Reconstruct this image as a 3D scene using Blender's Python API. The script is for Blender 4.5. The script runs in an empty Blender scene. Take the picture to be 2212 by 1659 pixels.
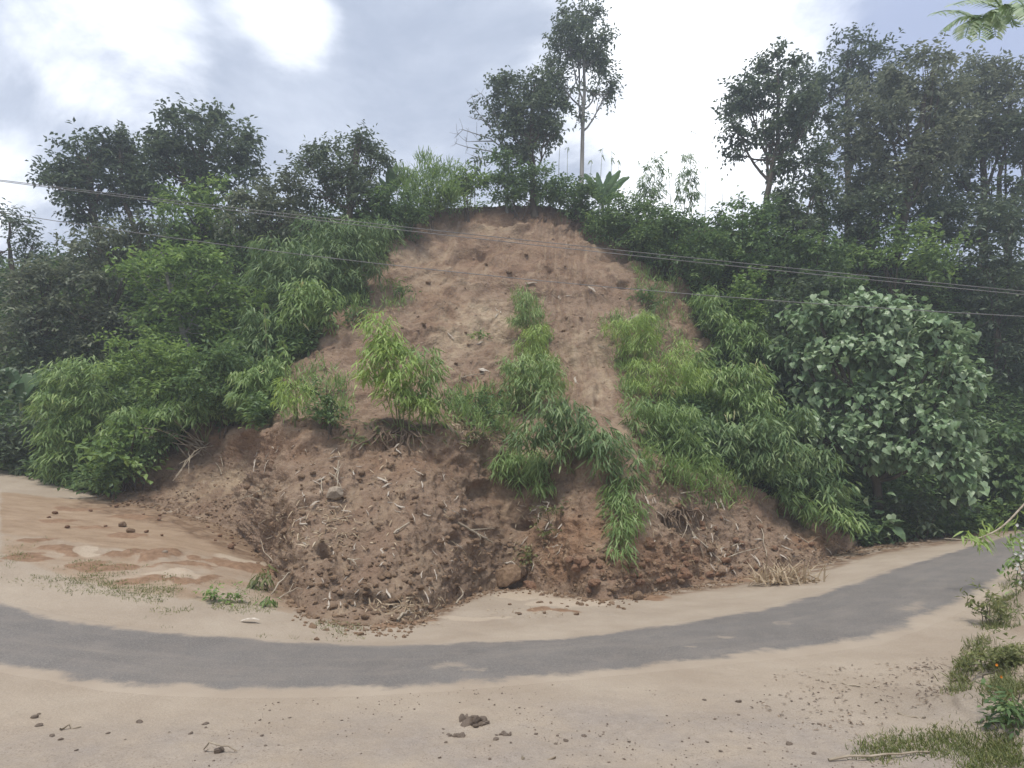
import bpy, math, random
import numpy as np
from mathutils import Vector, Matrix

random.seed(7)
RNG = np.random.default_rng(11)
SC = bpy.context.scene
COL = SC.collection
R = math.radians

# ------------------------------------------------------------------ camera
W0, H0, FPX = 2212.0, 1659.0, 1318.0
CAM_Z, PITCH = 2.2, R(11.2)
cd = bpy.data.cameras.new('camera')
cam = bpy.data.objects.new('camera', cd)
COL.objects.link(cam)
cam.location = (0, 0, CAM_Z)
cam.rotation_euler = (R(90) + PITCH, 0, 0)
cd.sensor_width = 36.0
cd.lens = 36.0 * FPX / W0
cd.clip_end = 3000
SC.camera = cam

# ------------------------------------------------------------------ world (broken cloud over a Nishita sky)
SUN_EL, SUN_AZ = R(66), R(-165)          # azimuth measured from +Y towards +X
world = bpy.data.worlds.new('World')
SC.world = world
world.use_nodes = True
WN, WL = world.node_tree.nodes, world.node_tree.links
WN.clear()


def wnode(t, **k):
    n = WN.new(t)
    for a, b in k.items():
        setattr(n, a, b)
    return n


def wmath(op, a, b=None, clamp=False):
    n = wnode('ShaderNodeMath', operation=op)
    n.use_clamp = clamp
    for i, v in enumerate((a, b)):
        if v is None:
            continue
        if isinstance(v, (int, float)):
            n.inputs[i].default_value = v
        else:
            WL.new(v, n.inputs[i])
    return n.outputs[0]


wo = wnode('ShaderNodeOutputWorld')
bg = wnode('ShaderNodeBackground')
bg.inputs['Strength'].default_value = 0.1
sky = wnode('ShaderNodeTexSky')
sky.sky_type = 'NISHITA'
sky.sun_disc = False
sky.sun_elevation = SUN_EL
sky.sun_rotation = SUN_AZ
sky.air_density = 1.0
sky.dust_density = 2.0
tc = wnode('ShaderNodeTexCoord')
sep = wnode('ShaderNodeSeparateXYZ')
WL.new(tc.outputs['Generated'], sep.inputs[0])
zz = wmath('ADD', wmath('MAXIMUM', sep.outputs['Z'], 0.0), 0.35)
cxy = wnode('ShaderNodeCombineXYZ')
WL.new(wmath('DIVIDE', sep.outputs['X'], zz), cxy.inputs[0])
WL.new(wmath('DIVIDE', sep.outputs['Y'], zz), cxy.inputs[1])


def wnoise(scale, detail, rough, off, dist=0.0):
    m = wnode('ShaderNodeMapping')
    m.inputs['Location'].default_value = off
    WL.new(cxy.outputs[0], m.inputs[0])
    n = wnode('ShaderNodeTexNoise')
    n.inputs['Scale'].default_value = scale
    n.inputs['Detail'].default_value = detail
    n.inputs['Roughness'].default_value = rough
    n.inputs['Distortion'].default_value = dist
    WL.new(m.outputs[0], n.inputs['Vector'])
    return n.outputs['Fac']


def wramp(x, a, b):
    n = wnode('ShaderNodeMapRange')
    n.interpolation_type = 'SMOOTHSTEP'
    n.inputs['From Min'].default_value = a
    n.inputs['From Max'].default_value = b
    WL.new(x, n.inputs['Value'])
    return n.outputs['Result']


def pdir(px, py):
    u, v = (px - W0 / 2) / FPX, (H0 / 2 - py) / FPX
    d = Vector((u, math.cos(PITCH) - math.sin(PITCH) * v, math.sin(PITCH) + math.cos(PITCH) * v))
    return d


def wblob(px, py, deg, soft):
    """a thin, sun-bright opening in the cloud deck in one direction of the sky"""
    d = pdir(px, py).normalized()
    n = wnode('ShaderNodeVectorMath', operation='DOT_PRODUCT')
    WL.new(tc.outputs['Generated'], n.inputs[0])
    n.inputs[1].default_value = d
    return wramp(n.outputs['Value'], math.cos(R(deg + soft)), math.cos(R(max(deg - soft, 0.1))))


n_big = wnoise(1.1, 5, 0.55, (3.1, 0.7, 0), 0.3)
n_fine = wnoise(2.3, 9, 0.62, (1.3, 4.2, 0), 0.5)
bright = wmath('ADD', wmath('MULTIPLY', wblob(1480, 170, 8, 8), 0.9), wmath('MULTIPLY', wblob(265, 115, 4.2, 4.5), 0.8))
bright = wmath('ADD', bright, wmath('MULTIPLY', wblob(620, 25, 2.8, 3), 0.7))
bright = wmath('ADD', bright, wmath('MULTIPLY', wblob(40, 500, 4, 5), 0.6))
bright = wmath('ADD', bright, wmath('MULTIPLY', wblob(1560, 330, 5, 6), 0.4))
# turbulence breaks the openings up; elsewhere the deck thins at random
bright = wmath('ADD', bright, wmath('MULTIPLY', wmath('SUBTRACT', n_fine, 0.5), 2.0))
bright = wmath('ADD', bright, wmath('MULTIPLY', wmath('SUBTRACT', n_big, 0.5), 1.2))
white = wramp(bright, 0.12, 1.25)
deck = wnode('ShaderNodeMix', data_type='RGBA')
deck.inputs['A'].default_value = (3.35, 3.85, 4.9, 1)
deck.inputs['B'].default_value = (5.2, 5.7, 6.7, 1)
WL.new(wramp(n_fine, 0.35, 0.7), deck.inputs['Factor'])
gap = wmath('MULTIPLY', wblob(2130, 120, 8, 7), wramp(n_fine, 0.2, 0.5))
blue = wnode('ShaderNodeMix', data_type='RGBA')
WL.new(wmath('MULTIPLY', gap, 0.9, True), blue.inputs['Factor'])
WL.new(deck.outputs['Result'], blue.inputs['A'])
skyl = wnode('ShaderNodeMix', data_type='RGBA')
skyl.inputs['Factor'].default_value = 0.72
WL.new(sky.outputs['Color'], skyl.inputs['A'])
skyl.inputs['B'].default_value = (4.2, 4.8, 6.7, 1)      # thin high veil over the blue
WL.new(skyl.outputs['Result'], blue.inputs['B'])
wh = wnode('ShaderNodeMix', data_type='RGBA')
WL.new(white, wh.inputs['Factor'])
WL.new(blue.outputs['Result'], wh.inputs['A'])
wh.inputs['B'].default_value = (12.0, 12.3, 12.9, 1)
WL.new(wh.outputs['Result'], bg.inputs['Color'])
WL.new(bg.outputs[0], wo.inputs['Surface'])

# ------------------------------------------------------------------ sun behind thin cloud
sl = bpy.data.lights.new('sun', 'SUN')
sl.energy = 2.3
sl.angle = R(12)
sl.color = (1.0, 0.95, 0.87)
sun = bpy.data.objects.new('sun', sl)
COL.objects.link(sun)
sdir = Vector((math.sin(SUN_AZ) * math.cos(SUN_EL), math.cos(SUN_AZ) * math.cos(SUN_EL), math.sin(SUN_EL)))
sun.rotation_euler = (-sdir).to_track_quat('-Z', 'Y').to_euler()
sun.location = sdir * 80

# ------------------------------------------------------------------ exposure and render
vs = SC.view_settings
vs.view_transform = 'Standard'
vs.look = 'None'
vs.exposure = 0.54
vs.gamma = 1.0
SC.render.engine = 'CYCLES'
cy = SC.cycles
cy.max_bounces = 6
cy.diffuse_bounces = 3
cy.glossy_bounces = 2
cy.transmission_bounces = 3
cy.transparent_max_bounces = 4
cy.volume_bounces = 1
cy.use_denoising = True
cy.use_adaptive_sampling = True
cy.adaptive_threshold = 0.02

# ================================================================== helpers


def at(px, py, r):
    """point at horizontal distance r along the sight line through a place in the photo"""
    d = pdir(px, py)
    k = r / math.hypot(d.x, d.y)
    return np.array((d.x * k, d.y * k, CAM_Z + d.z * k))


def proj(P):
    P = np.asarray(P, float)
    x, y, z = P[..., 0], P[..., 1], P[..., 2] - CAM_Z
    f = y * math.cos(PITCH) + z * math.sin(PITCH)
    u = -y * math.sin(PITCH) + z * math.cos(PITCH)
    f = np.where(f > 0.05, f, np.nan)
    return W0 / 2 + FPX * x / f, H0 / 2 - FPX * u / f


def _h(ix, iy, iz, seed):
    n = (ix * 374761393 + iy * 668265263 + iz * 2147483647 + seed * 1274126177) & 0xFFFFFFFF
    n = ((n ^ (n >> 13)) * 1274126177) & 0xFFFFFFFF
    n = n ^ (n >> 16)
    return (n & 0xFFFFFF) / float(0xFFFFFF)


def vnoise(P, seed=0):
    P = np.asarray(P, float)
    i = np.floor(P).astype(np.int64)
    f = P - i
    f = f * f * (3 - 2 * f)
    o = 0
    for a in (0, 1):
        wx = f[..., 0] if a else 1 - f[..., 0]
        for b in (0, 1):
            wy = f[..., 1] if b else 1 - f[..., 1]
            for c in (0, 1):
                wz = f[..., 2] if c else 1 - f[..., 2]
                o = o + wx * wy * wz * _h(i[..., 0] + a, i[..., 1] + b, i[..., 2] + c, seed)
    return o


def fbm(P, octv=4, seed=0, gain=0.5):
    P = np.asarray(P, float)
    s, a, t = 0, 1.0, 0
    for k in range(octv):
        s = s + a * vnoise(P * 2 ** k + 17.3 * k, seed + k)
        t += a
        a *= gain
    return s / t


def sstep(a, b, x):
    t = np.clip((np.asarray(x, float) - a) / (b - a), 0, 1)
    return t * t * (3 - 2 * t)


def inpoly(X, Y, poly):
    poly = np.asarray(poly, float)
    res = np.zeros(np.shape(X), bool)
    j = len(poly) - 1
    for i in range(len(poly)):
        xi, yi = poly[i]
        xj, yj = poly[j]
        c = ((yi > Y) != (yj > Y)) & (X < (xj - xi) * (Y - yi) / (yj - yi + 1e-12) + xi)
        res ^= c
        j = i
    return res


def nrm(v):
    return v / (np.linalg.norm(v, axis=-1, keepdims=True) + 1e-9)


class Acc:
    """collects vertices and faces for one mesh"""

    def __init__(self):
        self.v, self.f, self.a, self.n = [], [], [], 0

    def add(self, v, f, a=None):
        v = np.asarray(v, float).reshape(-1, 3)
        self.v.append(v)
        self.f.append(np.asarray(f, np.int64) + self.n)
        self.a.append(np.full(len(v), 0.5) if a is None else np.broadcast_to(a, (len(v),)))
        self.n += len(v)

    def mesh(self, name, mat, origin=(0, 0, 0), smooth=False, extra=None):
        v = np.concatenate(self.v) - np.asarray(origin)
        me = bpy.data.meshes.new(name)
        me.vertices.add(len(v))
        me.vertices.foreach_set('co', v.astype(np.float32).ravel())
        tot = np.concatenate([np.full(len(f), f.shape[1], np.int32) for f in self.f])
        idx = np.concatenate([f.ravel() for f in self.f]).astype(np.int32)
        me.loops.add(len(idx))
        me.loops.foreach_set('vertex_index', idx)
        me.polygons.add(len(tot))
        me.polygons.foreach_set('loop_start', np.concatenate(([0], np.cumsum(tot)[:-1])).astype(np.int32))
        me.polygons.foreach_set('loop_total', tot)
        me.polygons.foreach_set('use_smooth', np.full(len(tot), smooth))
        at_ = me.attributes.new('rnd', 'FLOAT', 'POINT')
        at_.data.foreach_set('value', np.concatenate(self.a).astype(np.float32))
        if extra:
            for k, arr in extra.items():
                a2 = me.attributes.new(k, 'FLOAT', 'POINT')
                a2.data.foreach_set('value', np.asarray(arr, np.float32).ravel())
        me.update(calc_edges=True)
        if mat:
            me.materials.append(mat)
        return me


def link(name, data, parent=None, loc=(0, 0, 0)):
    o = bpy.data.objects.new(name, data)
    COL.objects.link(o)
    o.location = loc
    if parent:
        o.parent = parent
    return o


def tag(o, label, cat, group=None, kind=None):
    o['label'] = label
    if cat:
        o['category'] = cat
    if group:
        o['group'] = group
    if kind:
        o['kind'] = kind
    return o


def tube(P, rad, sides=6, cap=True):
    P = np.asarray(P, float)
    n = len(P)
    rad = np.broadcast_to(np.asarray(rad, float), (n,))
    T = nrm(np.gradient(P, axis=0))
    ref = np.array((0.31, 0.17, 0.93)) if abs(T[0][2]) < 0.9 else np.array((0.9, 0.3, 0.1))
    A = nrm(np.cross(T, ref))
    B = np.cross(T, A)
    ang = np.linspace(0, 2 * math.pi, sides, endpoint=False)
    V = P[:, None] + rad[:, None, None] * (np.cos(ang)[None, :, None] * A[:, None] + np.sin(ang)[None, :, None] * B[:, None])
    i, j = np.meshgrid(np.arange(n - 1), np.arange(sides), indexing='ij')
    k = (j + 1) % sides
    F = np.stack((i * sides + j, i * sides + k, (i + 1) * sides + k, (i + 1) * sides + j), -1).reshape(-1, 4)
    return V.reshape(-1, 3), F


def curve_pts(a, b, n=8, bow=(0, 0, 0), wob=0.0):
    a, b = np.asarray(a, float), np.asarray(b, float)
    t = np.linspace(0, 1, n)[:, None]
    P = a + (b - a) * t + np.asarray(bow, float) * (4 * t * (1 - t))
    if wob:
        w = RNG.normal(0, wob, P.shape)
        w[0] = w[-1] = 0
        P = P + w
    return P


# ================================================================== materials


def mat_nodes(name):
    m = bpy.data.materials.new(name)
    m.use_nodes = True
    nt = m.node_tree
    nt.nodes.clear()
    return m, nt.nodes, nt.links


def ramp(N, cols):
    n = N.new('ShaderNodeValToRGB')
    e = n.color_ramp.elements
    while len(e) < len(cols):
        e.new(0.5)
    for k, (p, c) in enumerate(cols):
        e[k].position = p
        e[k].color = (*c, 1)
    return n


def leaf_mat(name, dark, mid, light, trans=0.3, rough=0.5, spec=0.35, old=None):
    m, N, L = mat_nodes(name)
    out = N.new('ShaderNodeOutputMaterial')
    a = N.new('ShaderNodeAttribute')
    a.attribute_name = 'rnd'
    cols = [(0.0, dark), (0.5, mid), (0.93, light)]
    if old:
        cols.append((0.985, old))
    rp = ramp(N, cols)
    oi = N.new('ShaderNodeObjectInfo')
    ad = N.new('ShaderNodeMath')
    ad.operation = 'MULTIPLY_ADD'
    L.new(oi.outputs['Random'], ad.inputs[0])
    ad.inputs[1].default_value = 0.2
    sb = N.new('ShaderNodeMath')
    sb.operation = 'SUBTRACT'
    L.new(a.outputs['Fac'], sb.inputs[0])
    sb.inputs[1].default_value = 0.1
    L.new(sb.outputs[0], ad.inputs[2])
    L.new(ad.outputs[0], rp.inputs[0])
    p = N.new('ShaderNodeBsdfPrincipled')
    p.inputs['Roughness'].default_value = rough
    p.inputs['Specular IOR Level'].default_value = spec
    L.new(rp.outputs[0], p.inputs['Base Color'])
    t = N.new('ShaderNodeBsdfTranslucent')
    hs = N.new('ShaderNodeHueSaturation')
    hs.inputs['Saturation'].default_value = 1.15
    hs.inputs['Value'].default_value = 1.7
    hs.inputs['Hue'].default_value = 0.485
    L.new(rp.outputs[0], hs.inputs['Color'])
    L.new(hs.outputs[0], t.inputs['Color'])
    mx = N.new('ShaderNodeMixShader')
    mx.inputs[0].default_value = trans
    L.new(p.outputs[0], mx.inputs[1])
    L.new(t.outputs[0], mx.inputs[2])
    L.new(mx.outputs[0], out.inputs[0])
    return m


def noise_mat(name, cols, scale=4.0, rough=0.9, bump=0.3, bscale=30.0, stretch=None, detail=6):
    m, N, L = mat_nodes(name)
    out = N.new('ShaderNodeOutputMaterial')
    p = N.new('ShaderNodeBsdfPrincipled')
    p.inputs['Roughness'].default_value = rough
    p.inputs['Specular IOR Level'].default_value = 0.2
    t = N.new('ShaderNodeTexCoord')
    oi = N.new('ShaderNodeObjectInfo')
    va = N.new('ShaderNodeVectorMath')
    va.operation = 'ADD'
    L.new(t.outputs['Object'], va.inputs[0])
    L.new(oi.outputs['Location'], va.inputs[1])
    src = va.outputs[0]
    if stretch:
        mp = N.new('ShaderNodeMapping')
        mp.inputs['Scale'].default_value = stretch
        L.new(src, mp.inputs[0])
        src = mp.outputs[0]
    n = N.new('ShaderNodeTexNoise')
    n.inputs['Scale'].default_value = scale
    n.inputs['Detail'].default_value = detail
    L.new(src, n.inputs['Vector'])
    rp = ramp(N, cols)
    L.new(n.outputs['Fac'], rp.inputs[0])
    L.new(rp.outputs[0], p.inputs['Base Color'])
    if bump:
        n2 = N.new('ShaderNodeTexNoise')
        n2.inputs['Scale'].default_value = bscale
        n2.inputs['Detail'].default_value = 5
        L.new(src, n2.inputs['Vector'])
        b = N.new('ShaderNodeBump')
        b.inputs['Strength'].default_value = bump
        b.inputs['Distance'].default_value = 0.03
        L.new(n2.outputs['Fac'], b.inputs['Height'])
        L.new(b.outputs[0], p.inputs['Normal'])
    L.new(p.outputs[0], out.inputs[0])
    return m


LM = {
    'dark': leaf_mat('leaf_dark_evergreen', (0.05, 0.075, 0.046), (0.10, 0.135, 0.082), (0.19, 0.235, 0.135), 0.22),
    'grey': leaf_mat('leaf_grey_green', (0.08, 0.10, 0.066), (0.15, 0.175, 0.115), (0.26, 0.285, 0.19), 0.25),
    'mid': leaf_mat('leaf_mid_green', (0.055, 0.10, 0.042), (0.115, 0.185, 0.078), (0.22, 0.31, 0.125), 0.3),
    'fresh': leaf_mat('leaf_fresh_green', (0.09, 0.15, 0.055), (0.18, 0.27, 0.095), (0.31, 0.42, 0.16), 0.35),
    'lime': leaf_mat('leaf_lime_bamboo', (0.17, 0.25, 0.07), (0.29, 0.40, 0.125), (0.45, 0.55, 0.21), 0.35, old=(0.546, 0.468, 0.234)),
    'bamboo': leaf_mat('leaf_bamboo', (0.115, 0.185, 0.065), (0.215, 0.315, 0.115), (0.38, 0.47, 0.21), 0.32, old=(0.609, 0.551, 0.319)),
    'deep': leaf_mat('leaf_deep_bamboo', (0.072, 0.125, 0.052), (0.14, 0.215, 0.09), (0.28, 0.36, 0.165), 0.28),
    'heart': leaf_mat('leaf_heart', (0.075, 0.135, 0.06), (0.20, 0.295, 0.15), (0.39, 0.48, 0.31), 0.22, 0.42, 0.5),
    'olive': leaf_mat('leaf_olive', (0.072, 0.09, 0.036), (0.144, 0.168, 0.06), (0.264, 0.276, 0.12), 0.3),
    'dry': leaf_mat('leaf_dry_straw', (0.20, 0.145, 0.085), (0.33, 0.25, 0.16), (0.52, 0.43, 0.30), 0.2),
    'brown': leaf_mat('leaf_dead_brown', (0.09, 0.062, 0.042), (0.17, 0.12, 0.082), (0.34, 0.26, 0.18), 0.1),
    'grass': leaf_mat('grass_blade', (0.07, 0.09, 0.03), (0.13, 0.16, 0.05), (0.27, 0.27, 0.11), 0.3),
    'banana': leaf_mat('leaf_banana', (0.06, 0.11, 0.045), (0.09, 0.16, 0.065), (0.15, 0.23, 0.10), 0.35, 0.4, 0.5),
}
M_BARK = noise_mat('bark_brown', [(0.3, (0.06, 0.05, 0.04)), (0.7, (0.16, 0.13, 0.10))], 3, 0.9, 0.5, 20, (1, 1, 0.25))
M_PALE = noise_mat('bark_pale', [(0.3, (0.16, 0.155, 0.145)), (0.7, (0.34, 0.33, 0.31))], 2, 0.85, 0.3, 16, (1, 1, 0.25))
M_CULM = noise_mat('culm_green', [(0.3, (0.10, 0.13, 0.05)), (0.7, (0.26, 0.27, 0.12))], 3, 0.6, 0.0)
M_STICK = noise_mat('dry_stick', [(0.25, (0.22, 0.17, 0.12)), (0.7, (0.46, 0.40, 0.31))], 5, 0.8, 0.2, 40)
M_SCRAP = noise_mat('dry_sheath', [(0.3, (0.36, 0.30, 0.235)), (0.7, (0.60, 0.54, 0.46))], 7, 0.7, 0.0)
M_WIRE = noise_mat('wire_aluminium', [(0.3, (0.17, 0.17, 0.175)), (0.7, (0.25, 0.25, 0.255))], 3, 0.6, 0.0)
M_CLOD = noise_mat('soil_clod', [(0.3, (0.145, 0.092, 0.058)), (0.5, (0.22, 0.148, 0.095)), (0.75, (0.31, 0.218, 0.145))], 5, 0.95, 0.7, 22)
M_RED = noise_mat('red_clod', [(0.3, (0.15, 0.085, 0.055)), (0.5, (0.23, 0.135, 0.085)), (0.75, (0.31, 0.2, 0.135))], 5, 0.95, 0.7, 22)
M_STONE = noise_mat('pale_stone', [(0.3, (0.26, 0.21, 0.16)), (0.7, (0.42, 0.35, 0.27))], 4, 0.9, 0.6, 18)
M_PEB = noise_mat('dark_pebble', [(0.3, (0.14, 0.108, 0.085)), (0.7, (0.26, 0.205, 0.16))], 8, 0.95, 0.6, 40)
M_SCARP = noise_mat('scar_clod', [(0.3, (0.2, 0.135, 0.095)), (0.7, (0.34, 0.25, 0.18))], 5, 0.95, 0.5, 22)
M_ROOT = noise_mat('root_brown', [(0.3, (0.10, 0.07, 0.05)), (0.7, (0.24, 0.18, 0.13))], 4, 0.9, 0.3, 30)
M_FLOWER = leaf_mat('petal_orange', (0.75, 0.22, 0.01), (0.85, 0.30, 0.02), (0.9, 0.42, 0.04), 0.25)
M_WHITE = leaf_mat('petal_white', (0.6, 0.6, 0.56), (0.7, 0.7, 0.67), (0.78, 0.78, 0.75), 0.25)

# ================================================================== ground


def zbase(x, y):
    x, y = np.asarray(x, float), np.asarray(y, float)
    r = np.hypot(x, y)
    az = np.degrees(np.arctan2(x, y))
    q = 0.8 * np.log1p(np.exp(np.clip((r - 9.4) / 0.8, -30, 30)))
    q = np.minimum(q, 45)
    left = sstep(-8, -30, az) * sstep(-150, -100, az)
    right = sstep(12, 38, az) * sstep(150, 100, az)
    return left * 0.17 * q + right * 0.06 * q + 0.55 * sstep(4.6, 2.6, r)


def hit(px, py, rmax=34.0):
    """where the sight line meets the ground"""
    d = pdir(px, py)
    k = math.hypot(d.x, d.y)
    rs = np.linspace(4.7, rmax, 3000)
    X, Y, Z = d.x / k * rs, d.y / k * rs, CAM_Z + d.z / k * rs
    b = Z < zbase(X, Y)
    r = rs[np.argmax(b)] if b.any() else rmax
    return np.array((d.x / k * r, d.y / k * r)), r


def gpoly(pts):
    return np.array([hit(*p)[0] for p in pts])


ROAD_FAR = [(0, 1301), (90, 1325), (184, 1347), (300, 1363), (429, 1375), (678, 1389), (860, 1391), (1046, 1389), (1229, 1381), (1491, 1341),
            (1673, 1310), (1846, 1258), (1950, 1223), (2037, 1197), (2141, 1168), (2212, 1148)]
ROAD_NEAR = [(0, 1439), (101, 1462), (236, 1486), (371, 1498), (560, 1500), (745, 1499), (900, 1492), (1046, 1482), (1250, 1462), (1491, 1436),
             (1640, 1420), (1777, 1403), (1926, 1378), (1985, 1347), (2054, 1324), (2123, 1278), (2175, 1240), (2212, 1214)]


def smooth_line(P, n):
    P = np.asarray(P)
    d = np.concatenate(([0], np.cumsum(np.linalg.norm(np.diff(P, axis=0), axis=1))))
    t = np.linspace(0, d[-1], n)
    Q = np.stack([np.interp(t, d, P[:, k]) for k in (0, 1)], 1)
    for _ in range(12):
        Q[1:-1] = 0.25 * Q[:-2] + 0.5 * Q[1:-1] + 0.25 * Q[2:]
    return Q


far, near = gpoly(ROAD_FAR), gpoly(ROAD_NEAR)


def extend(P, a, b):
    return np.concatenate(([P[0] + np.asarray(a)], P, [P[-1] + np.asarray(b)]))


far = extend(far, (-28, 2.0), (22, 20))
near = extend(near, (-28, -1.0), (24, 20))
NU = 320
fl, nl = smooth_line(far, NU), smooth_line(near, NU)
# pair the two edges through their bearing so that strips run square across the road
base_poly = np.concatenate((fl, nl[::-1]))
road_poly_x, road_poly_y = base_poly[:, 0], base_poly[:, 1]

# pieces of the yard drawn as ground zones (all in ground coordinates)
Z_LOT = gpoly([(0, 1062), (120, 1075), (260, 1082), (420, 1125), (540, 1152), (600, 1208), (560, 1245), (470, 1228), (300, 1190), (120, 1165), (0, 1150)])
Z_LOTB = gpoly([(0, 1150), (300, 1190), (620, 1215), (640, 1325), (480, 1305), (300, 1290), (120, 1240), (0, 1200)])
Z_TOE = gpoly([(600, 1215), (640, 1325), (760, 1348), (900, 1352), (940, 1345), (1010, 1300), (1080, 1275), (1250, 1300), (1420, 1290), (1640, 1256),
               (1700, 1252), (1800, 1228), (1900, 1196), (2050, 1176), (2150, 1160), (2212, 1142), (2212, 1120), (1900, 1150), (1600, 1200), (1000, 1200)])
LUMPS = [(265, 1197, 55, 9, .16), (330, 1206, 48, 10, .2), (405, 1226, 70, 9, .12), (480, 1212, 60, 7, .1), (255, 1160, 34, 5, .08), (140, 1128, 70, 5, .06),
         (215, 1143, 40, 5, .08), (60, 1168, 50, 6, .08), (130, 1192, 55, 7, .1), (250, 1228, 80, 9, .1), (420, 1252, 60, 9, .16), (560, 1232, 50, 9, .12),
         (340, 1250, 60, 8, .08), (180, 1222, 60, 7, .08), (60, 1205, 50, 6, .05), (150, 1100, 60, 4, .06), (300, 1118, 80, 4, .05),
         (1160, 1320, 40, 6, .05), (1220, 1325, 30, 5, .05), (860, 1345, 70, 7, .07), (1390, 1290, 60, 7, .06), (1640, 1250, 90, 6, .06)]
SANDS = [(192, 1186, 30, 6), (360, 1243, 85, 7), (545, 1213, 45, 9), (1130, 1285, 70, 10), (1220, 1300, 90, 14), (1000, 1335, 90, 10)]


def gxy(e):
    c, r = hit(e[0], e[1])
    ex, _ = hit(e[0] + e[2], e[1])
    ey1, _ = hit(e[0], e[1] - e[3])
    return c, np.linalg.norm(ex - c) + 1e-3, max(np.linalg.norm(ey1 - c), 0.12)


LG = [(gxy(e), e[4]) for e in LUMPS]
SG = [gxy(e) for e in SANDS]


WARP = {}


def ell(X, Y, c, rx, ry):
    """soft footprint, long axis square to the sight line"""
    n = c / np.linalg.norm(c)
    key = (np.shape(X), float(np.ravel(X)[7]))
    if key not in WARP:
        Q = np.stack((X * .9, Y * .9, X * 0 + 1.7), -1)
        WARP[key] = ((fbm(Q, 3, 101) - .5) * 1.5, (fbm(Q + 9.1, 3, 102) - .5) * 1.5)
    X, Y = X + WARP[key][0], Y + WARP[key][1]
    dx, dy = X - c[0], Y - c[1]
    a = (dx * n[1] - dy * n[0]) / rx
    b = (dx * n[0] + dy * n[1]) / ry
    return np.sqrt(a * a + b * b)


BANK = []
for (bx_, by_, bh_, bo_) in ((2205, 1560, .4, .5), (2195, 1480, .5, .6), (2200, 1400, .6, .7), (2210, 1320, .7, .9), (2225, 1255, .8, 1.2)):
    bc_, br_ = hit(bx_, by_)
    BANK.append((bc_[0] + bo_ * .75, bc_[1] - bo_ * .5, bh_))
BANK += [(13.8, 13.6, 1.6), (17.5, 16.4, 2.2), (23, 20.5, 3.0)]


def bank(X, Y):
    z = 0
    for (bx, by, h) in BANK:
        rr = .95 if bx < 11 else 1.7
        z = np.maximum(z, h * 0.75 * np.exp(-(((X - bx) ** 2 + (Y - by) ** 2) / rr ** 2) ** 1.3))
    return z


def dist_road(X, Y):
    """signed-ish distance to the road outline (coarse)"""
    P = base_poly[::3]
    d = np.full(np.shape(X), 1e9)
    for p in P:
        d = np.minimum(d, (X - p[0]) ** 2 + (Y - p[1]) ** 2)
    d = np.sqrt(d)
    return np.where(inpoly(X, Y, base_poly), -d, d)


def zground(X, Y, detail=True):
    z = zbase(X, Y)
    if not detail:
        return z
    X, Y = np.asarray(X, float), np.asarray(Y, float)
    n = fbm(np.stack((X * 2.2, Y * 2.2, X * 0), -1), 4, 31)
    for ((c, rx, ry), h) in LG:
        e = ell(X, Y, c, rx, ry)
        z = z + h * sstep(1.25, 0.3, e + (n - 0.5) * 1.3) * (0.55 + 0.9 * n)
    return z


nr, na = 260, 620
rr = np.concatenate((np.linspace(0.3, 4.2, 10), np.geomspace(4.5, 40, nr), np.geomspace(44, 150, 12)))
aa = np.concatenate((np.linspace(-180, -64, 60), np.linspace(-62, 62, na), np.linspace(64, 180, 60)))
RRg, AAg = np.meshgrid(rr, np.radians(aa), indexing='ij')
GX, GY = RRg * np.sin(AAg), RRg * np.cos(AAg)
GZ = zground(GX, GY)
lumpy = GZ - zbase(GX, GY)
nearm = (RRg < 40)
droad = np.full(GX.shape, 5.0)
droad[nearm] = dist_road(GX[nearm], GY[nearm])
P3 = np.stack((GX, GY, GX * 0), -1)
rough = (fbm(P3 * 1.3, 4, 3) - 0.5) * 0.06 + (fbm(P3 * 6.0, 3, 9) - 0.5) * 0.03
offroad = sstep(0.1, 0.9, droad)
GZ = GZ + rough * offroad * (RRg < 60) + bank(GX, GY) * sstep(0.15, 1.1, droad)
GZ = GZ - 0.45 * lumpy + (fbm(P3 * 5.0, 4, 19, 0.7) - 0.5) * 1.5 * np.minimum(lumpy, 0.09)
GZ = GZ + (fbm(P3 * 0.9, 4, 77) - 0.5) * 0.35 * (bank(GX, GY) > 0.1) * sstep(0.3, 1.0, droad)
GZ -= 0.02 * sstep(0.1, -0.1, droad)
lot = np.zeros(GX.shape)
lot[inpoly(GX, GY, Z_LOT)] = 1
lot[inpoly(GX, GY, Z_LOTB)] = 0.58
toe = (inpoly(GX, GY, Z_TOE) | inpoly(GX, GY, gpoly([(180, 1070), (300, 1080), (440, 1115), (560, 1150), (630, 1215), (650, 1330), (590, 1290), (540, 1215), (420, 1160), (250, 1115), (150, 1095)]))).astype(float)
for arr in (lot, toe):
    for _ in range(3):
        arr[1:-1, 1:-1] = (arr[1:-1, 1:-1] * 2 + arr[:-2, 1:-1] + arr[2:, 1:-1] + arr[1:-1, :-2] + arr[1:-1, 2:]) / 6
brown = np.zeros(GX.shape)
n31, n41 = fbm(P3 * 2.2, 4, 31), fbm(P3 * 1.6, 4, 41)
for ((c, rx, ry), h) in LG:
    brown = np.maximum(brown, sstep(1.3, 0.5, ell(GX, GY, c, rx, ry) + (n31 - 0.5) * 1.3))
pale = np.zeros(GX.shape)
for (c, rx, ry) in SG:
    pale = np.maximum(pale, sstep(1.2, 0.6, ell(GX, GY, c, rx, ry) + (n41 - 0.5) * 0.9))
earth = sstep(0.12, 0.5, bank(GX, GY) * sstep(0.15, 1.1, droad))


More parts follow.
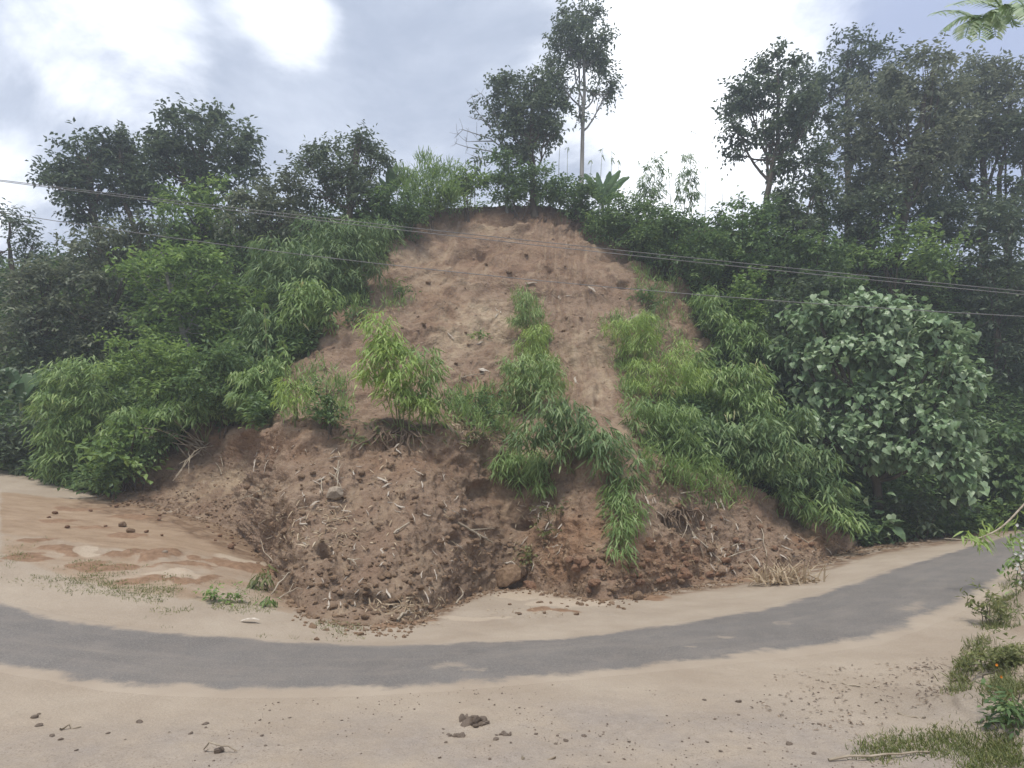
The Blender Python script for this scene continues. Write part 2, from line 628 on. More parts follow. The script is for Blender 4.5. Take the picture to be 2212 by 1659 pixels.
def ground_mat():
    m, N, L = mat_nodes('dusty_ground')
    out = N.new('ShaderNodeOutputMaterial')
    p = N.new('ShaderNodeBsdfPrincipled')
    p.inputs['Roughness'].default_value = 0.95
    p.inputs['Specular IOR Level'].default_value = 0.15
    t = N.new('ShaderNodeTexCoord')

    def noi(s, d=6, r=0.55, st=None):
        n = N.new('ShaderNodeTexNoise')
        n.inputs['Scale'].default_value = s
        n.inputs['Detail'].default_value = d
        n.inputs['Roughness'].default_value = r
        if st:
            mp = N.new('ShaderNodeMapping')
            mp.inputs['Scale'].default_value = st
            L.new(t.outputs['Object'], mp.inputs[0])
            L.new(mp.outputs[0], n.inputs['Vector'])
        else:
            L.new(t.outputs['Object'], n.inputs['Vector'])
        return n.outputs['Fac']

    def mr(x, a, b, c=0.0, d=1.0):
        n = N.new('ShaderNodeMapRange')
        n.inputs[1].default_value, n.inputs[2].default_value = a, b
        n.inputs[3].default_value, n.inputs[4].default_value = c, d
        L.new(x, n.inputs[0])
        return n.outputs[0]

    def mth(op, a, b):
        n = N.new('ShaderNodeMath')
        n.operation = op
        for i, v in enumerate((a, b)):
            if isinstance(v, (int, float)):
                n.inputs[i].default_value = v
            else:
                L.new(v, n.inputs[i])
        return n.outputs[0]

    def mix(f, a, b):
        n = N.new('ShaderNodeMix')
        n.data_type = 'RGBA'
        for s, v in (('Factor', f), ('A', a), ('B', b)):
            if isinstance(v, tuple):
                n.inputs[s].default_value = (*v, 1)
            elif isinstance(v, (int, float)):
                n.inputs[s].default_value = v
            else:
                L.new(v, n.inputs[s])
        return n.outputs['Result']

    def attr(k):
        n = N.new('ShaderNodeAttribute')
        n.attribute_name = k
        return n.outputs['Fac']

    sand = mix(mr(noi(0.7, 5), 0.3, 0.7), (0.325, 0.262, 0.2), (0.405, 0.338, 0.265))
    # worn asphalt showing through the dust on the near shoulder
    grey = mix(mr(noi(9, 4), 0.3, 0.7), (0.245, 0.213, 0.19), (0.325, 0.285, 0.253))
    gf = mth('MULTIPLY', mth('MULTIPLY', attr('tarmac'), 0.65), mr(noi(0.8, 9, 0.66), 0.36, 0.6))
    c = mix(gf, sand, grey)
    lotc = mix(mr(noi(1.6, 6, 0.6, (1, 2.5, 1)), 0.3, 0.7), (0.262, 0.182, 0.118), (0.362, 0.268, 0.185))
    lf_ = mr(mth('ADD', attr('lot'), mth('MULTIPLY', mth('SUBTRACT', noi(0.9, 8, 0.68), 0.5), 1.3)), 0.3, 0.75)
    c = mix(mth('MULTIPLY', lf_, 1.0), c, lotc)
    soil = mix(mr(noi(5, 6), 0.3, 0.7), (0.13, 0.085, 0.055), (0.25, 0.165, 0.105))
    tf = mth('MULTIPLY', attr('toe'), mr(noi(2.4, 6, 0.62), 0.36, 0.56))
    c = mix(tf, c, soil)
    bs = mix(mr(noi(7, 5), 0.3, 0.7), (0.19, 0.115, 0.07), (0.30, 0.195, 0.125))
    bf_ = mr(mth('ADD', attr('brown'), mth('MULTIPLY', mth('SUBTRACT', noi(3.5, 8, 0.7), 0.5), 1.6)), 0.45, 0.7)
    c = mix(bf_, c, bs)
    pf_ = mr(mth('ADD', attr('pale'), mth('MULTIPLY', mth('SUBTRACT', noi(1.4, 7, 0.65), 0.5), 1.3)), 0.4, 0.8)
    c = mix(mth('MULTIPLY', pf_, 0.75), c, (0.47, 0.385, 0.295))
    # crumbs and specks of soil lying in the dust
    sp = mth('MULTIPLY', mr(noi(42, 4, 0.65), 0.58, 0.66), mr(noi(1.1, 5), 0.38, 0.62))
    sp = mth('MULTIPLY', sp, attr('speck'))
    c = mix(mth('MULTIPLY', sp, 0.75), c, (0.14, 0.10, 0.07))
    c = mix(attr('earth'), c, mix(mr(noi(3, 6), 0.3, 0.7), (0.24, 0.175, 0.12), (0.36, 0.275, 0.195)))
    fine = mr(noi(70, 5, 0.7), 0.3, 0.7, 0.80, 1.16)
    mm = N.new('ShaderNodeMix')
    mm.data_type = 'RGBA'
    mm.blend_type = 'MULTIPLY'
    mm.inputs['Factor'].default_value = 1
    L.new(c, mm.inputs['A'])
    L.new(fine, mm.inputs['B'])
    L.new(mm.outputs['Result'], p.inputs['Base Color'])
    b = N.new('ShaderNodeBump')
    b.inputs['Strength'].default_value = 0.5
    b.inputs['Distance'].default_value = 0.02
    L.new(mth('ADD', noi(28, 5), mth('MULTIPLY', noi(6, 4), 1.5)), b.inputs['Height'])
    L.new(b.outputs[0], p.inputs['Normal'])
    L.new(p.outputs[0], out.inputs[0])
    return m


def grid_faces(n, m):
    i, j = np.meshgrid(np.arange(n - 1), np.arange(m - 1), indexing='ij')
    return np.stack((i * m + j, i * m + j + 1, (i + 1) * m + j + 1, (i + 1) * m + j), -1).reshape(-1, 4)


ga = Acc()
F = grid_faces(*GX.shape)
ga.add(np.stack((GX, GY, GZ), -1), F[:, ::-1])
tarmac = sstep(9.0, 7.0, RRg) * (np.abs(AAg) < 2.0) * sstep(.1, 1.7, droad)
speck = sstep(0.5, 1.4, droad)
gme = ga.mesh('ground', ground_mat(), smooth=True,
              extra={'lot': lot, 'toe': toe, 'brown': brown, 'pale': pale, 'tarmac': tarmac, 'speck': speck, 'earth': earth})
tag(link('ground', gme), 'pale dusty sand shoulder and yard beside the road', None, kind='structure')


def gz(x, y):
    """ground height at a point, read from the finished sheet"""
    i = min(int(np.searchsorted(rr, math.hypot(x, y))), len(rr) - 1)
    j = min(int(np.searchsorted(aa, math.degrees(math.atan2(x, y)))), len(aa) - 1)
    return float(GZ[i, j])


# ------------------------------------------------------------------ road


def road_mat():
    m, N, L = mat_nodes('worn_asphalt')
    out = N.new('ShaderNodeOutputMaterial')
    p = N.new('ShaderNodeBsdfPrincipled')
    p.inputs['Roughness'].default_value = 0.85
    p.inputs['Specular IOR Level'].default_value = 0.25
    t = N.new('ShaderNodeTexCoord')

    def noi(s, d=6, r=0.55, uv=None):
        n = N.new('ShaderNodeTexNoise')
        n.inputs['Scale'].default_value = s
        n.inputs['Detail'].default_value = d
        n.inputs['Roughness'].default_value = r
        if uv:
            cm = N.new('ShaderNodeCombineXYZ')
            for k, (nm, f) in enumerate(uv):
                a = N.new('ShaderNodeAttribute')
                a.attribute_name = nm
                mu = N.new('ShaderNodeMath')
                mu.operation = 'MULTIPLY'
                mu.inputs[1].default_value = f
                L.new(a.outputs['Fac'], mu.inputs[0])
                L.new(mu.outputs[0], cm.inputs[k])
            L.new(cm.outputs[0], n.inputs['Vector'])
        else:
            L.new(t.outputs['Object'], n.inputs['Vector'])
        return n.outputs['Fac']

    def mr(x, a, b, c=0.0, d=1.0, smooth=False):
        n = N.new('ShaderNodeMapRange')
        if smooth:
            n.interpolation_type = 'SMOOTHSTEP'
        n.inputs[1].default_value, n.inputs[2].default_value = a, b
        n.inputs[3].default_value, n.inputs[4].default_value = c, d
        L.new(x, n.inputs[0])
        return n.outputs[0]

    def mth(op, a, b):
        n = N.new('ShaderNodeMath')
        n.operation = op
        n.use_clamp = op == 'ADD'
        for i, v in enumerate((a, b)):
            if isinstance(v, (int, float)):
                n.inputs[i].default_value = v
            else:
                L.new(v, n.inputs[i])
        return n.outputs[0]

    def mix(f, a, b):
        n = N.new('ShaderNodeMix')
        n.data_type = 'RGBA'
        for s, v in (('Factor', f), ('A', a), ('B', b)):
            if isinstance(v, tuple):
                n.inputs[s].default_value = (*v, 1)
            elif isinstance(v, (int, float)):
                n.inputs[s].default_value = v
            else:
                L.new(v, n.inputs[s])
        return n.outputs['Result']

    asp = mix(mr(noi(0.8, 5, 0.55), 0.3, 0.7), (0.125, 0.114, 0.106), (0.168, 0.154, 0.142))
    asp = mix(mr(noi(46, 5, 0.8), 0.45, 0.68), asp, (0.255, 0.232, 0.21))
    asp = mix(mth('MULTIPLY', mr(noi(2.2, 7, 0.7), 0.45, 0.7), 0.5), asp, (0.235, 0.205, 0.18))
    # wheel-track streaks along the road
    asp = mix(mth('MULTIPLY', mr(noi(1.0, 5, 0.6, [('vv', 5.0), ('uu', 0.25)]), 0.5, 0.75), 0.45), asp, (0.29, 0.25, 0.21))
    sand = mix(mr(noi(0.7, 5), 0.3, 0.7), (0.325, 0.262, 0.2), (0.405, 0.338, 0.265))
    e = N.new('ShaderNodeAttribute')
    e.attribute_name = 'edge'
    dust = mth('ADD', e.outputs['Fac'], mth('MULTIPLY', mth('SUBTRACT', noi(1.1, 9, 0.7), 0.5), 1.15))
    dust = mr(dust, 0.58, 0.88, 0, 1, True)
    pt = N.new('ShaderNodeAttribute')
    pt.attribute_name = 'patch'
    sp = mr(mth('ADD', pt.outputs['Fac'], mth('MULTIPLY', mth('SUBTRACT', noi(1.6, 9, 0.7), 0.5), 2.6)), 0.55, 1.25, 0, 0.8, True)
    c = mix(mth('MAXIMUM', dust, sp), asp, sand)
    L.new(c, p.inputs['Base Color'])
    b = N.new('ShaderNodeBump')
    b.inputs['Strength'].default_value = 0.35
    b.inputs['Distance'].default_value = 0.008
    L.new(noi(90, 4, 0.7), b.inputs['Height'])
    L.new(b.outputs[0], p.inputs['Normal'])
    L.new(p.outputs[0], out.inputs[0])
    return m


NV = 28
vv = np.linspace(-0.14, 1.14, NV)
# match the two edge lines by bearing where they are in front, by index beyond
fa, nb = np.arctan2(fl[:, 0], fl[:, 1]), np.arctan2(nl[:, 0], nl[:, 1])
RX = fl[:, None, 0] * (1 - vv) + nl[:, None, 0] * vv
RY = fl[:, None, 1] * (1 - vv) + nl[:, None, 1] * vv
RZ = zbase(RX, RY) + 0.016 - 0.05 * (sstep(0.0, -0.14, vv) + sstep(1.0, 1.14, vv))[None, :] + 0.02 * (1 - (2 * vv - 1) ** 2)[None, :].clip(0)
edge = np.broadcast_to(1.30 - 3.0 * np.minimum(vv + 0.14, 1.14 - vv) / 1.0, RX.shape).clip(0, 1.6)
uu = np.broadcast_to(np.concatenate(([0], np.cumsum(np.linalg.norm(np.diff(nl, axis=0), axis=1))))[:, None], RX.shape)
patch = np.zeros(RX.shape)
for e in [(960, 1432, 85, 12), (2020, 1318, 50, 14), (1040, 1440, 50, 8), (1690, 1345, 40, 7), (1700, 1408, 60, 10), (1560, 1375, 40, 6), (1480, 1398, 40, 4)]:
    c, a_, b_ = gxy(e)
    patch = np.maximum(patch, sstep(1.5, 0.4, ell(RX, RY, c, a_, b_)))
ra = Acc()
ra.add(np.stack((RX, RY, RZ), -1), grid_faces(NU, NV))
rme = ra.mesh('road', road_mat(), smooth=True, extra={'edge': edge, 'uu': uu, 'vv': np.broadcast_to(vv, RX.shape), 'patch': patch})
tag(link('road', rme), 'grey worn asphalt road bending round the foot of the hill', None, kind='structure')

# ================================================================== hillside with the landslide
HC = [  # photo column, toe height, eight stations up the slope, distance of the crest
    (-1000, 990, [950, 900, 850, 800, 740, 680, 620, 560], 46),
    (0, 1012, [980, 930, 880, 830, 770, 710, 650, 590], 40),
    (250, 1078, [1040, 990, 930, 870, 800, 730, 640, 540], 36),
    (450, 1125, [1068, 1008, 945, 905, 830, 740, 620, 500], 33),
    (520, 1158, [1085, 1010, 936, 900, 828, 730, 610, 490], 32.3),
    (565, 1200, [1110, 1020, 931, 897, 822, 722, 604, 485], 32),
    (605, 1268, [1145, 1032, 928, 893, 812, 712, 597, 478], 31.5),
    (645, 1322, [1170, 1040, 925, 890, 800, 700, 590, 470], 31),
    (750, 1343, [1190, 1050, 925, 890, 795, 695, 585, 462], 30.5),
    (900, 1346, [1200, 1060, 930, 890, 790, 690, 580, 452], 30.5),
    (1010, 1292, [1185, 1065, 940, 895, 790, 690, 580, 447], 30.5),
    (1100, 1268, [1180, 1070, 960, 905, 790, 690, 575, 443], 30.5),
    (1200, 1280, [1190, 1090, 990, 930, 800, 690, 575, 445], 30.5),
    (1300, 1300, [1200, 1110, 1010, 950, 820, 700, 575, 465], 31),
    (1420, 1280, [1200, 1120, 1030, 970, 850, 720, 590, 480], 32),
    (1600, 1248, [1190, 1130, 1070, 1010, 890, 770, 640, 500], 33),
    (1750, 1222, [1180, 1140, 1090, 1030, 920, 800, 670, 520], 34),
    (1850, 1182, [1150, 1120, 1080, 1030, 930, 820, 700, 550], 36),
    (2000, 1165, [1140, 1110, 1070, 1020, 930, 830, 710, 570], 38),
    (2212, 1128, [1105, 1080, 1050, 1000, 920, 830, 720, 590], 42),
    (3300, 1100, [1080, 1060, 1030, 990, 920, 840, 740, 620], 48)]
FR = np.array([0, .10, .20, .295, .38, .51, .645, .81, 1.0])
hpx = np.array([c[0] for c in HC], float)
htoe = np.array([hit(c[0], c[1], 32)[1] for c in HC])
hy = np.array([[c[1]] + c[2] for c in HC], float)
hr = np.array([htoe[k] + FR * (c[3] - htoe[k]) for k, c in enumerate(HC)])
for k, c in enumerate(HC):            # the debris is one broad bank: only its toe wanders
    if 550 < c[0] < 1650:
        a_ = htoe[k]
        hr[k, 2] = max(a_ + 1.6, 15.9)
        hr[k, 1] = .5 * (a_ + hr[k, 2]) - .1
        hr[k, 3] = max(a_ + 2.7, 17.5)
        hr[k, 4] = max(a_ + 4.0, 19.0)
cpx = np.concatenate((np.linspace(-1000, -40, 50), np.linspace(-30, 2240, 600), np.linspace(2260, 3300, 50)))
st = np.linspace(0, 8, 350)


def dense(T):
    A = np.stack([np.interp(st, np.arange(9), T[k]) for k in range(len(T))])
    B = np.stack([np.interp(cpx, hpx, A[:, s]) for s in range(len(st))], 1)
    for _ in range(90):
        B[1:-1] = 0.25 * B[:-2] + 0.5 * B[1:-1] + 0.25 * B[2:]
    for _ in range(60):
        B[:, 1:-1] = 0.25 * B[:, :-2] + 0.5 * B[:, 1:-1] + 0.25 * B[:, 2:]
    return B


DY, DR = dense(hy), dense(hr)
U = (cpx - W0 / 2)[:, None] / FPX
V = (H0 / 2 - DY) / FPX
dx_, dy_, dz_ = U + 0 * V, math.cos(PITCH) - math.sin(PITCH) * V, math.sin(PITCH) + math.cos(PITCH) * V
K = DR / np.hypot(dx_, dy_)
HP = np.stack((dx_ * K, dy_ * K, CAM_Z + dz_ * K), -1)
tu, tv = np.gradient(HP, axis=0), np.gradient(HP, axis=1)
HN = nrm(np.cross(tu, tv))
HN[HN[..., 2] < 0] *= -1
PX0, PY0 = np.broadcast_to(cpx[:, None], DY.shape), DY
BARE = [(905, 470), (960, 448), (1180, 436), (1230, 470), (1300, 505), (1390, 560), (1470, 600), (1500, 690), (1545, 770), (1480, 860), (1370, 890), (1420, 985), (1500, 1005),
        (1640, 1055), (1720, 1085), (1860, 1185), (1840, 1300), (1400, 1400), (600, 1400), (560, 1200), (200, 1110), (250, 1060), (330, 1000), (450, 935), (580, 905), (640, 785),
        (700, 725), (770, 650), (830, 580), (875, 515)]
jit = (fbm(HP * 0.9, 3, 5) - 0.5) * 90
bare = inpoly(PX0 + jit, PY0 + jit * 0.6, BARE).astype(float)
bare_hard = bare.copy()
for _ in range(6):
    bare[1:-1, 1:-1] = (bare[1:-1, 1:-1] * 2 + bare[:-2, 1:-1] + bare[2:, 1:-1] + bare[1:-1, :-2] + bare[1:-1, 2:]) / 6
S = np.broadcast_to(st[None, :], DY.shape)
along = HP[..., 0] * 1.0                       # across-slope metre coordinate
slant = np.where(HP[..., 0] < 1.0, 1.0, 1.0 - 1.3 * sstep(1.0, 4.0, HP[..., 0]))
warp = fbm(HP * 0.45, 3, 8)
acr = along - 0.55 * slant * HP[..., 2] + 4.0 * warp          # runs across the wash lines
gp = np.stack((acr * 0.95, HP[..., 2] * 0.36, S * 0), -1)
gul = fbm(gp, 4, 21, 0.55)
ridg = 1 - np.abs(2 * gul - 1)
gp2 = np.stack((acr * 2.6, HP[..., 2] * 1.0, S * 0 + 5), -1)
ridg2 = 1 - np.abs(2 * fbm(gp2, 3, 27) - 1)
lowpart = sstep(3.4, 2.8, S)
scar = sstep(3.6, 4.6, S)
D = ((fbm(HP * 0.35, 3, 1) - 0.5) * 1.1 + (fbm(HP * 1.1, 4, 2) - 0.5) * 0.55) * (1 - 0.45 * bare * lowpart)
D += bare * ((ridg - 0.7) * (0.42 * scar + 0.26 * lowpart) + (ridg2 - 0.7) * (0.10 * scar + 0.15 * lowpart))
lump = fbm(HP * 2.6, 4, 12)
D += bare * (lump - 0.5) * (0.16 * lowpart + 0.14)
fine_ = fbm(HP * 7.0, 3, 14)
D += bare * (fine_ - 0.5) * (0.07 * lowpart + 0.10)
# little scarps that break the scar into steps
stepn = (HP[..., 2] * 0.8 + 1.8 * fbm(HP * 0.55, 3, 44))
D += bare * scar * 0.3 * (np.mod(stepn, 1.0) - 0.5) * sstep(.42, .6, fbm(HP * 0.7, 2, 61))
D += bare * 0.25 * sstep(2.5, 3.0, S) * sstep(3.5, 3.05, S) * (fbm(HP * 1.6, 3, 55) + 0.3)
PITS = [(705, 1196, 18, 12, .5), (655, 1092, 16, 10, .3), (1128, 1132, 22, 12, .35), (985, 1166, 16, 14, .35), (1040, 548, 10, 7, .4), (950, 571, 8, 10, .3), (1437, 592, 26, 16, .7),
        (1188, 582, 9, 5, .25), (1260, 615, 9, 6, .35), (1345, 618, 12, 7, .4), (780, 1284, 60, 10, .2), (1010, 930, 30, 8, .15),
        (830, 960, 40, 10, .15), (1060, 1060, 40, 24, .3), (1480, 1130, 60, 22, .3)]
for (a, b, c, d, h) in PITS:
    D -= h * (.35 + 1.1 * fine_ + .4 * lump) * .8 * sstep(1.3, 0.5, np.sqrt(((PX0 - a) / c) ** 2 + ((PY0 - b) / d) ** 2))
D *= sstep(0.0, 0.35, S) * (1 - 0.6 * sstep(7.7, 8, S))
HP = HP + HN * D[..., None]
# the toe spills out in uneven lobes
ax_ = np.broadcast_to(HP[:, :1, 0], D.shape)
sp_ = (fbm(np.stack((ax_ * .8, ax_ * 0 + 2, ax_ * 0), -1), 4, 83, .6) - .5) * 1.1
orad = nrm(np.stack((HP[..., 0], HP[..., 1], HP[..., 0] * 0), -1))
HP = HP - orad * (sp_ * (1 - sstep(0, 1.3, S)))[..., None]
# tuck the foot under the yard, carry the top back over a plateau
c0 = HP[:, :1].copy()
out0 = nrm(np.concatenate((c0[..., :2], c0[..., :1] * 0), -1))
foot = c0 - out0 * 0.5
foot[..., 2] = zbase(foot[..., 0], foot[..., 1]) - 0.35
HP[:, 0, 2] = zbase(HP[:, 0, 0], HP[:, 0, 1]) - 0.03
ct = HP[:, -1:].copy()
out1 = nrm(np.concatenate((ct[..., :2], ct[..., :1] * 0), -1))
back = [ct + out1 * d + np.array((0, 0, z)) for d, z in ((1.2, 0.35), (3.5, 0.5), (8, 0.2), (20, -1.5), (40, -4.0), (80, -9.0))]
FULL = np.concatenate([foot, HP] + back, 1)
nS = FULL.shape[1]


def pad(A, fb):
    return np.concatenate((A[:, :1], A, np.repeat(A[:, -1:] * 0 + fb, 6, 1)), 1)


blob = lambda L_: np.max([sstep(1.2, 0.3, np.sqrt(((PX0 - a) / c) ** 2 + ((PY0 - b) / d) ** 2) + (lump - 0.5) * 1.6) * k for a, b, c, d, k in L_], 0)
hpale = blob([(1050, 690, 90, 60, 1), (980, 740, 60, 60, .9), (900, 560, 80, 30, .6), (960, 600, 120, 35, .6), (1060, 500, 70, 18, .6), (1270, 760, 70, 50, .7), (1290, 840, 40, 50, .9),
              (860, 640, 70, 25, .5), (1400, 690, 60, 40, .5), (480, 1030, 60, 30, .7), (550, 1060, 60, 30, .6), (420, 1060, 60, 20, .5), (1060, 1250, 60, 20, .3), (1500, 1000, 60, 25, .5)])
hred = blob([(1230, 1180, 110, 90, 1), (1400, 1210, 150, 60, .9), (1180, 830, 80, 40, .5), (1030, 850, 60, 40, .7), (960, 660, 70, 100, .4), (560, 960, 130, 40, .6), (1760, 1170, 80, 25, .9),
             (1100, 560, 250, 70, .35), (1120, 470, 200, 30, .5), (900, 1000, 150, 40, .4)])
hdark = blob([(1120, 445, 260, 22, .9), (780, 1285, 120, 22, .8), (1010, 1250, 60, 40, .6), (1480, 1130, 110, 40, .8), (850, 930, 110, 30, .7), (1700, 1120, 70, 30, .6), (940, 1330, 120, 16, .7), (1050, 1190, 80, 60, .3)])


def hill_mat():
    m, N, L = mat_nodes('landslide_soil')
    out = N.new('ShaderNodeOutputMaterial')
    p = N.new('ShaderNodeBsdfPrincipled')
    p.inputs['Roughness'].default_value = 0.95
    p.inputs['Specular IOR Level'].default_value = 0.12
    t = N.new('ShaderNodeTexCoord')

    def noi(s, d=6, r=0.55, st=None):
        n = N.new('ShaderNodeTexNoise')
        n.inputs['Scale'].default_value = s
        n.inputs['Detail'].default_value = d
        n.inputs['Roughness'].default_value = r
        mp = N.new('ShaderNodeMapping')
        mp.inputs['Scale'].default_value = st or (1, 1, 1)
        L.new(t.outputs['Object'], mp.inputs[0])
        L.new(mp.outputs[0], n.inputs['Vector'])
        return n.outputs['Fac']

    def mr(x, a, b, c=0.0, d=1.0):
        n = N.new('ShaderNodeMapRange')
        n.inputs[1].default_value, n.inputs[2].default_value = a, b
        n.inputs[3].default_value, n.inputs[4].default_value = c, d
        L.new(x, n.inputs[0])
        return n.outputs[0]

    def mth(op, a, b):
        n = N.new('ShaderNodeMath')
        n.operation = op
        for i, v in enumerate((a, b)):
            if isinstance(v, (int, float)):
                n.inputs[i].default_value = v
            else:
                L.new(v, n.inputs[i])
        return n.outputs[0]

    def mix(f, a, b):
        n = N.new('ShaderNodeMix')
        n.data_type = 'RGBA'
        for s, v in (('Factor', f), ('A', a), ('B', b)):
            if isinstance(v, tuple):
                n.inputs[s].default_value = (*v, 1)
            elif isinstance(v, (int, float)):
                n.inputs[s].default_value = v
            else:
                L.new(v, n.inputs[s])
        return n.outputs['Result']

    def attr(k):
        n = N.new('ShaderNodeAttribute')
        n.attribute_name = k
        return n.outputs['Fac']

    c = mix(mr(noi(0.8, 7, 0.6), 0.3, 0.7), (0.178, 0.119, 0.08), (0.28, 0.2, 0.142))
    c = mix(mr(noi(5.5, 6, 0.65), 0.45, 0.75), c, (0.335, 0.25, 0.18))
    c = mix(mth('MULTIPLY', attr('red'), 0.8), c, mix(mr(noi(3.5, 5), 0.3, 0.7), (0.19, 0.108, 0.063), (0.30, 0.182, 0.11)))
    pf = mth('MULTIPLY', attr('pale'), mr(noi(1.8, 7, 0.65), 0.34, 0.6))
    c = mix(pf, c, mix(mr(noi(4, 5), 0.3, 0.7), (0.37, 0.285, 0.195), (0.48, 0.385, 0.275)))
    # streaks washed down the face
    cx_ = N.new('ShaderNodeCombineXYZ')
    sx_ = N.new('ShaderNodeSeparateXYZ')
    L.new(t.outputs['Object'], sx_.inputs[0])
    L.new(mth('MULTIPLY', attr('acr'), 1.3), cx_.inputs[0])
    L.new(mth('MULTIPLY', sx_.outputs['Z'], 0.6), cx_.inputs[1])
    sn = N.new('ShaderNodeTexNoise')
    sn.inputs['Scale'].default_value = 1.2
    sn.inputs['Detail'].default_value = 6
    sn.inputs['Roughness'].default_value = 0.62
    L.new(cx_.outputs[0], sn.inputs['Vector'])
    c = mix(mth('MULTIPLY', mr(sn.outputs['Fac'], 0.5, 0.34), 0.45), c, (0.22, 0.135, 0.09))
    sf = mth('MULTIPLY', mr(sn.outputs['Fac'], 0.52, 0.68), 0.6)
    c = mix(sf, c, (0.40, 0.305, 0.21))
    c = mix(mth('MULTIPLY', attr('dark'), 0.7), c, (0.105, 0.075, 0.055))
    # moist veins and crumbs
    c = mix(mth('MULTIPLY', mr(noi(16, 4, 0.6), 0.58, 0.7), 0.5), c, (0.12, 0.078, 0.052))
    c = mix(mth('MULTIPLY', mr(noi(24, 3, 0.6), 0.66, 0.74), 0.6), c, (0.45, 0.36, 0.26))
    veg = mix(mr(noi(3, 6), 0.3, 0.7), (0.035, 0.042, 0.02), (0.085, 0.085, 0.04))
    c = mix(attr('bare'), veg, c)
    L.new(c, p.inputs['Base Color'])
    b = N.new('ShaderNodeBump')
    b.inputs['Strength'].default_value = 0.9
    b.inputs['Distance'].default_value = 0.07
    # crumbly blocks: cell edges on warped coordinates
    wv = N.new('ShaderNodeTexNoise')
    wv.inputs['Scale'].default_value = 1.7
    wv.inputs['Detail'].default_value = 5
    L.new(t.outputs['Object'], wv.inputs['Vector'])
    wm = N.new('ShaderNodeVectorMath')
    wm.operation = 'MULTIPLY_ADD'
    L.new(wv.outputs['Color'], wm.inputs[0])
    wm.inputs[1].default_value = (0.8, 0.8, 0.8)
    L.new(t.outputs['Object'], wm.inputs[2])

    def cells(sc_):
        vo = N.new('ShaderNodeTexVoronoi')
        vo.feature = 'F1'
        vo.inputs['Scale'].default_value = sc_
        L.new(wm.outputs[0], vo.inputs['Vector'])
        return vo.outputs['Distance']
    hgt = mth('ADD', mth('MULTIPLY', noi(14, 6, 0.65), 0.8), noi(5, 6, 0.65))
    hgt = mth('SUBTRACT', hgt, mth('MULTIPLY', cells(3.2), 0.7))
    hgt = mth('SUBTRACT', hgt, mth('MULTIPLY', cells(8.0), 0.4))
    L.new(hgt, b.inputs['Height'])
    L.new(b.outputs[0], p.inputs['Normal'])
    L.new(p.outputs[0], out.inputs[0])
    return m


ha = Acc()
ha.add(FULL, grid_faces(len(cpx), nS))
hme = ha.mesh('hillside', hill_mat(), smooth=True,
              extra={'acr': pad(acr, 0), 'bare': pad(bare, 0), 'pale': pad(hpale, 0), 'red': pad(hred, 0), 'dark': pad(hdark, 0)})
tag(link('hillside', hme), 'steep brown hillside with a fresh landslide scar and debris', None, kind='structure')

HV = HP.reshape(-1, 3)
HNV = HN.reshape(-1, 3)
HPX, HPY = proj(HV)
HRV = np.hypot(HV[:, 0], HV[:, 1])


def hill(px, py):
    """point and normal on the slope seen at a place in the photo; None above the skyline"""
    d = (HPX - px) ** 2 + (HPY - py) ** 2
    i = int(np.nanargmin(d))
    if d[i] > 900:
        return None
    c = np.where(d < d[i] + 60)[0]
    i = c[np.argmin(HRV[c])]
    return HV[i], HNV[i], float(HRV[i])


# ================================================================== plants
T_RHOMB = (np.array([(0, 0, 0), (.45, -.5, .07), (1, 0, -.1), (.45, .5, .07)]), [np.array([[0, 1, 2], [0, 2, 3]])])
T_LANCE = (np.array([(0, 0, 0), (.3, -.5, .03), (.3, .5, .03), (.7, -.36, -.06), (.7, .36, -.06), (1, 0, -.22)]),
           [np.array([[0, 2, 1], [3, 4, 5]]), np.array([[1, 2, 4, 3]])])
T_HEART = (np.array([(0, 0, 0), (-.12, -.26, .04), (.18, -.52, .12), (.6, -.33, .02), (1, 0, -.3), (.6, .33, .0), (.18, .52, .1), (-.12, .26, .04), (.4, 0, -.05)]),
           [np.array([[0, 1, 2, 8], [8, 2, 3, 4], [0, 8, 6, 7], [8, 4, 5, 6]])])
T_BLADE = (np.array([(0, -.5, 0), (0, .5, 0), (.5, -.4, .0), (.5, .4, .0), (1, 0, -.25)]), [np.array([[0, 1, 3, 2]]), np.array([[2, 3, 4]])])


def put_leaves(acc, tmpl, P, D, Sd, Ln, Wd, rnd):
    T, FF = tmpl
    D = nrm(D)
    Sd = nrm(Sd - (Sd * D).sum(-1, keepdims=True) * D)
    Nn = np.cross(D, Sd)
    Nn = np.where(Nn[:, 2:3] < 0, -Nn, Nn)
    n, k = len(P), len(T)
    V_ = P[:, None] + D[:, None] * (T[None, :, 0, None] * Ln[:, None, None]) + Sd[:, None] * (T[None, :, 1, None] * Wd[:, None, None]) \
        + Nn[:, None] * (T[None, :, 2, None] * Ln[:, None, None])
    off = (np.arange(n) * k)[:, None, None]
    V_ = V_.reshape(-1, 3)
    a = np.repeat(rnd, k)
    base = acc.n
    acc.v.append(V_)
    acc.a.append(a)
    for f in FF:
        acc.f.append((f[None] + off).reshape(-1, f.shape[1]) + base)
    acc.n += len(V_)


UPV = np.array((0, 0, 1.0))


